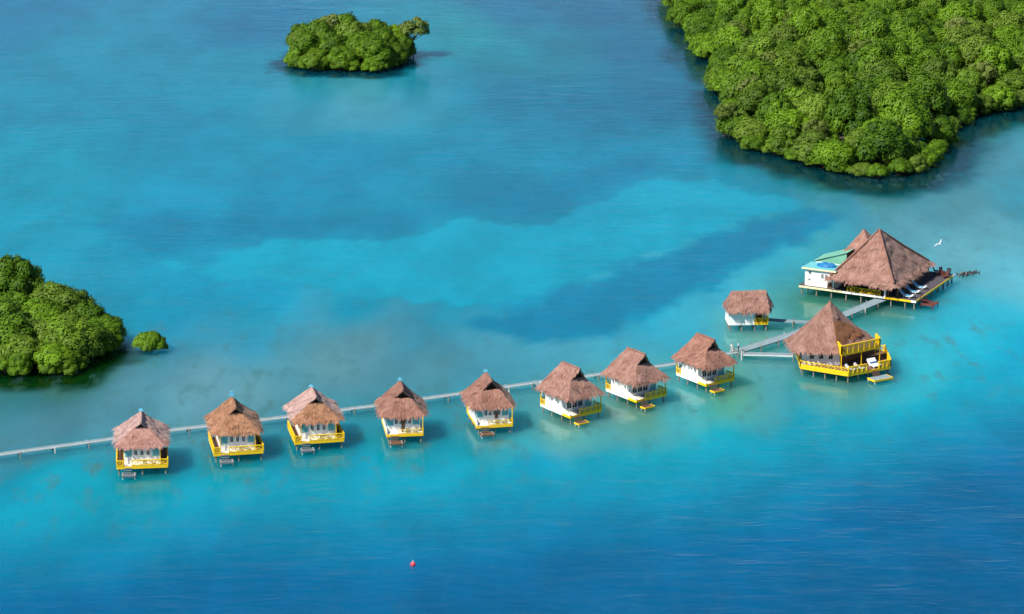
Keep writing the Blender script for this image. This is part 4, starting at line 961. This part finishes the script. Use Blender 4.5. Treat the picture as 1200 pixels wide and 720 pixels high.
# green ribbed sheet roof behind the annex, rising toward the thatch
gs = empty('x', (0,0,0)); bpy.data.objects.remove(gs)
for k in range(5):
    ya = 6.2 + k*1.1
    MB().add([(-23.2,ya,zd+3.45),(-16.2,ya,zd+5.9),(-16.2,ya+1.06,zd+5.9),(-23.2,ya+1.06,zd+3.45),(-23.2,ya,zd+3.39),(-16.2,ya,zd+5.84),(-16.2,ya+1.06,zd+5.84),(-23.2,ya+1.06,zd+3.39)],[(0,1,2,3),(7,6,5,4),(0,4,5,1),(1,5,6,2),(2,6,7,3),(3,7,4,0)]).build('roof_sheet', M['green'], pv)
for b in ((-22.9,-22.8,6.5,11.4),(-22.79,-16.4,11.3,11.4),(-22.79,-16.4,6.4,6.5)): MB().box(*b, zd+.01, zd+3.3).build('wall', M['white'], pv)
MB().add([(-22.7,6.42,zd+3.31),(-16.5,6.42,zd+3.31),(-16.5,6.42,zd+5.74),(-22.7,6.55,zd+3.31),(-16.5,6.55,zd+3.31),(-16.5,6.55,zd+5.74)],[(0,1,2),(3,5,4),(0,3,4,1),(1,4,5,2),(2,5,3,0)]).build('gable_wall', M['green'], pv)
# blue tarpaulin mound on the annex roof
mb = MB(); bm = bmesh.new(); bmesh.ops.create_uvsphere(bm, u_segments=14, v_segments=8, radius=1)
for v in bm.verts: v.co = Vector((v.co.x*2.0, v.co.y*1.25, max(-.1, v.co.z)*(.70+.5*noise.noise(v.co*2.2))))
bm.verts.ensure_lookup_table(); mb.add([tuple(v.co) for v in bm.verts], [tuple(v.index for v in f.verts) for f in bm.faces]); bm.free()
tp = mb.build('tarpaulin', M['blue'])
cs, sn = math.cos(th_), math.sin(th_)
def pw(x, y, z): return (F0.x + cs*x - sn*y, F0.y + sn*x + cs*y, z)
tp.location = pw(-19.2, 3.0, zd+3.60); tp.rotation_euler = (0,0,th_); tag(tp, 'crumpled blue tarpaulin lying on the flat annex roof of the pavilion', 'tarpaulin')
# loungers under the eave, on the open side
for k, y in enumerate((1.7, 5.0, 8.6)):
    lounger(pw(-2.6, y, zd+.01), th_+R(90), 'blue curved lounger with white foot end on the dark pavilion deck', 'blue loungers on the pavilion deck', 'seat', 'deck_lounger', True).scale = (1.15,)*3
# red-brown boat landing at the side
a0, a1, b0, b1 = .35, 3.0, 1.4, 4.6
ld = plank_floor(pv, a0, a1, b0, b1, .75, 'redwood', 'landing', axis='x', seed=77); del ld['kind']
for x in (a0+.2,a1-.2):
    for y in (b0+.2,b1-.2): MB().tube([(x,y,-1.4),(x,y,1.0)], .1, 7).build('landing_post', M['redwood'], ld)
for k in range(4): pbox('step','redwood', .1, 1.3, 2.2+k*.3, 2.48+k*.3, zd-.25-k*.2-.05, zd-.25-k*.2)
MB().bar((.25,2.0,zd+.9),(1.6,3.6,.9),.09).build('stair_rail', M['redwood'], pv); MB().bar((.25,2.0,zd-.1),(.25,2.0,zd+.9),.09).build('stair_rail', M['redwood'], pv)
# dark and red chairs at the far corner of the deck
for k, (x, y, c) in enumerate(((-1.0,20.3,'trouser'),(-2.2,20.6,'trouser'),(-3.4,20.5,'trouser'),(-1.4,19.0,'redwood'),(-2.7,19.1,'redwood'),(-.8,17.9,'redwood'))):
    ch = chair('deck_chair', pw(x, y, zd+.01), th_ + k*1.1, ('black' if c == 'trouser' else 'red') + ' chair at the far corner of the pavilion deck', ('black' if c == 'trouser' else 'red') + ' chairs on the pavilion deck', c, c); ch.scale = (1.25,)*3
# old piles standing in the water off the deck corner
for k in range(9):
    q = at(1126 + k*2.1 + rnd.uniform(-.8,.8), 323.5 + rnd.uniform(-2.4,2.4), 0); hgt = rnd.uniform(.35, 1.0)
    o = MB().tube([(0,0,-1.2),(.03,0,hgt*.6),(.05,.04,hgt)], [.19,.17,.14], 7).build('old_pile', M['trouser'] if k % 3 else M['post'])
    o.location = q; tag(o, 'dark old pile sticking out of the shallows off the pavilion deck corner', 'pile', 'old piles off the pavilion deck')

# what is left of a low jetty running out from the deck corner past those piles
A_, B_ = at(1123, 325), at(1146, 321.5); jt = empty('broken_jetty', (A_.x, A_.y, 0), 0, 'broken dark low jetty running out from the pavilion deck corner', 'jetty')
dv = (B_-A_); dn = dv.normalized(); sv = Vector((-dn.y, dn.x, 0)); nj = int(dv.length/.42)
for k in range(nj):
    if rnd.random() < .3: continue
    p = dn*(k*.42); MB().bar(p - sv*rnd.uniform(.5,.8) + Vector((0,0,.55)), p + sv*rnd.uniform(.5,.8) + Vector((0,0,.55+rnd.uniform(-.08,.08))), .3, .06).build('plank', M['darkdeck'], jt)
for sg in (-.45,.45): MB().bar(sv*sg + Vector((0,0,.44)), dv + sv*sg + Vector((0,0,.44)), .12, .14).build('beam', M['darkdeck'], jt)
for k in range(4):
    for sg in (-.45,.45): q = dv*(k/3) + sv*sg; MB().tube([(q.x,q.y,-1.4),(q.x,q.y,.8)], .1, 7).build('pile', M['darkdeck'], jt)

# ------------------------------------------------------------------ buoy, egret, people
q = at(484, 663)
bo = empty('buoy', (q.x, q.y, 0), 0, 'red round mooring buoy floating alone in the deep blue water', 'buoy')
bm = bmesh.new(); bmesh.ops.create_uvsphere(bm, u_segments=20, v_segments=14, radius=.42); mb = MB(); bm.verts.ensure_lookup_table()
mb.add([(v.co.x, v.co.y, v.co.z*.95+.17) for v in bm.verts], [tuple(v.index for v in f.verts) for f in bm.faces]); bm.free()
mb.build('float_ball', M['buoy'], bo, True)
MB().tube([(0,0,.52),(0,0,.66)], [.13,.10], 10).build('collar', M['palepost'], bo)
mb = MB(); mb.tube([(.1*math.cos(a), 0, .74+.1*math.sin(a)) for a in [k*math.pi/5 for k in range(10)]], .022, 6); mb.build('mooring_ring', M['palepost'], bo)

def skinned(name, pts, edges, radii, m, parent=None, sub=2, root=0):
    me = bpy.data.meshes.new(name); me.from_pydata(pts, edges, []); me.materials.append(m)
    o = bpy.data.objects.new(name, me); COL.objects.link(o); o.parent = parent
    sk = o.modifiers.new('skin', 'SKIN'); sk.use_smooth_shade = True
    if not me.skin_vertices: 
        bpy.context.view_layer.objects.active = o
        me.attributes  # the layer is created with the modifier below
    lay = me.skin_vertices[0].data if me.skin_vertices else None
    if lay is None:
        bm = bmesh.new(); bm.from_mesh(me); bm.verts.layers.skin.verify(); bm.to_mesh(me); bm.free(); lay = me.skin_vertices[0].data
    for i, r_ in enumerate(radii): lay[i].radius = (r_, r_) if not isinstance(r_, tuple) else r_; lay[i].use_root = (i == root)
    sb = o.modifiers.new('smooth', 'SUBSURF'); sb.levels = sub; sb.render_levels = sub
    return o

def person(loc, rz, label, top, bottom, pose=0):
    e = empty('person', loc, rz, label, 'person')
    s = pose
    J = [(0,0,.93),(0,0,1.12),(0,0,1.36),(0,-.01,1.50),(0,-.03,1.62),(0,-.02,1.73),
         (.10,0,.88),(.12,-.05*s,.48),(.12,.06*s,.08),(.12,-.10+.06*s,.035),
         (-.10,0,.88),(-.12,.06*s,.48),(-.12,.10*s,.08),(-.12,-.10+.10*s,.035),
         (.18,0,1.40),(.24,.02,1.13),(.22,-.12,.90),(.21,-.16,.82),
         (-.18,0,1.40),(-.25,.02,1.13),(-.26,-.06,.88),(-.26,-.09,.80)]
    E = [(0,1),(1,2),(2,3),(3,4),(4,5),(0,6),(6,7),(7,8),(8,9),(0,10),(10,11),(11,12),(12,13),(2,14),(14,15),(15,16),(16,17),(2,18),(18,19),(19,20),(20,21)]
    Rr = [.125,.115,.13,.055,.085,.07,.085,.06,.042,.038,.085,.06,.042,.038,.055,.043,.034,.036,.055,.043,.034,.036]
    # five unequal fingers a hand, rooted in the palm
    for hi, sx in ((17,1),(21,-1)):
        hx_, hy_, hz_ = J[hi]
        for f in range(4):
            k = len(J); y = hy_ - .03 + f*.022
            J += [(hx_+.005*sx, y, hz_-.045), (hx_-.012*sx, y-.006, hz_-.08-.008*(1.5-abs(f-1.5)))]; E += [(hi,k),(k,k+1)]; Rr += [.010,.008]
        k = len(J); J += [(hx_-.02*sx, hy_-.045, hz_-.01), (hx_-.035*sx, hy_-.055, hz_-.04)]; E += [(hi,k),(k,k+1)]; Rr += [.011,.009]
    skinned('body', J, E, Rr, M['skin'], e)
    skinned('shirt', [(0,0,.90),(0,0,1.14),(0,0,1.37),(.18,0,1.40),(.235,.02,1.16),(-.18,0,1.40),(-.245,.02,1.16)], [(0,1),(1,2),(2,3),(3,4),(2,5),(5,6)], [.165,.15,.16,.082,.07,.082,.07], M[top], e)
    skinned('trousers', [(0,0,.95),J[6],J[7],J[8],J[10],J[11],J[12]], [(0,1),(1,2),(2,3),(0,4),(4,5),(5,6)], [.15,.115,.085,.07,.115,.085,.07], M[bottom], e)
    skinned('hair', [(0,.02,1.70),(0,.01,1.775)], [(0,1)], [.085,.075], M['hair'], e)
    return e
q = at(857.5, 413, ZP+.01); person((q.x, q.y, ZP), .4, 'person in white shirt and white trousers standing at the walkway fork', 'shirt', 'shirt', .6)
q = at(865, 412.5, ZP+.01); person((q.x, q.y, ZP+.1), -1.2, 'person in pale blue shirt and dark trousers at the walkway fork', 'bluecloth', 'trouser', 1.0)

# white egret crossing the shallows
q = at(1100, 286, 5.0)
eg = empty('egret', q, R(35), 'white egret in flight over the shallows behind the pavilion', 'bird'); eg.scale = (.72,)*3
pts = [(0,0,0),(0,-.35,.02),(0,-.55,.10),(0,-.72,.05),(0,-.98,.03),(0,.32,-.02),(0,.75,-.05),
       (.12,-.12,.05),(.55,-.12,.42),(.95,.10,.80),(1.10,.30,1.15),(-.12,-.12,.05),(-.55,-.10,.05),(-1.0,.12,-.25),(-1.20,.32,-.62)]
edg = [(0,1),(1,2),(2,3),(3,4),(0,5),(5,6),(0,7),(7,8),(8,9),(9,10),(0,11),(11,12),(12,13),(13,14)]
rad = [(.14,.13),(.10,.10),(.05,.05),(.05,.05),(.015,.015),(.09,.06),(.03,.03),(.08,.16),(.03,.24),(.025,.22),(.01,.06),(.08,.16),(.03,.24),(.025,.22),(.01,.06)]
skinned('body', pts, edg, rad, M['feather'], eg, 2)
MB().tube([(0,-.94,.03),(0,-1.16,.015)], [.025,.006], 6).build('bill', M['bill'], eg)
print('trees on peninsula', npen, 'objects', len(bpy.data.objects))
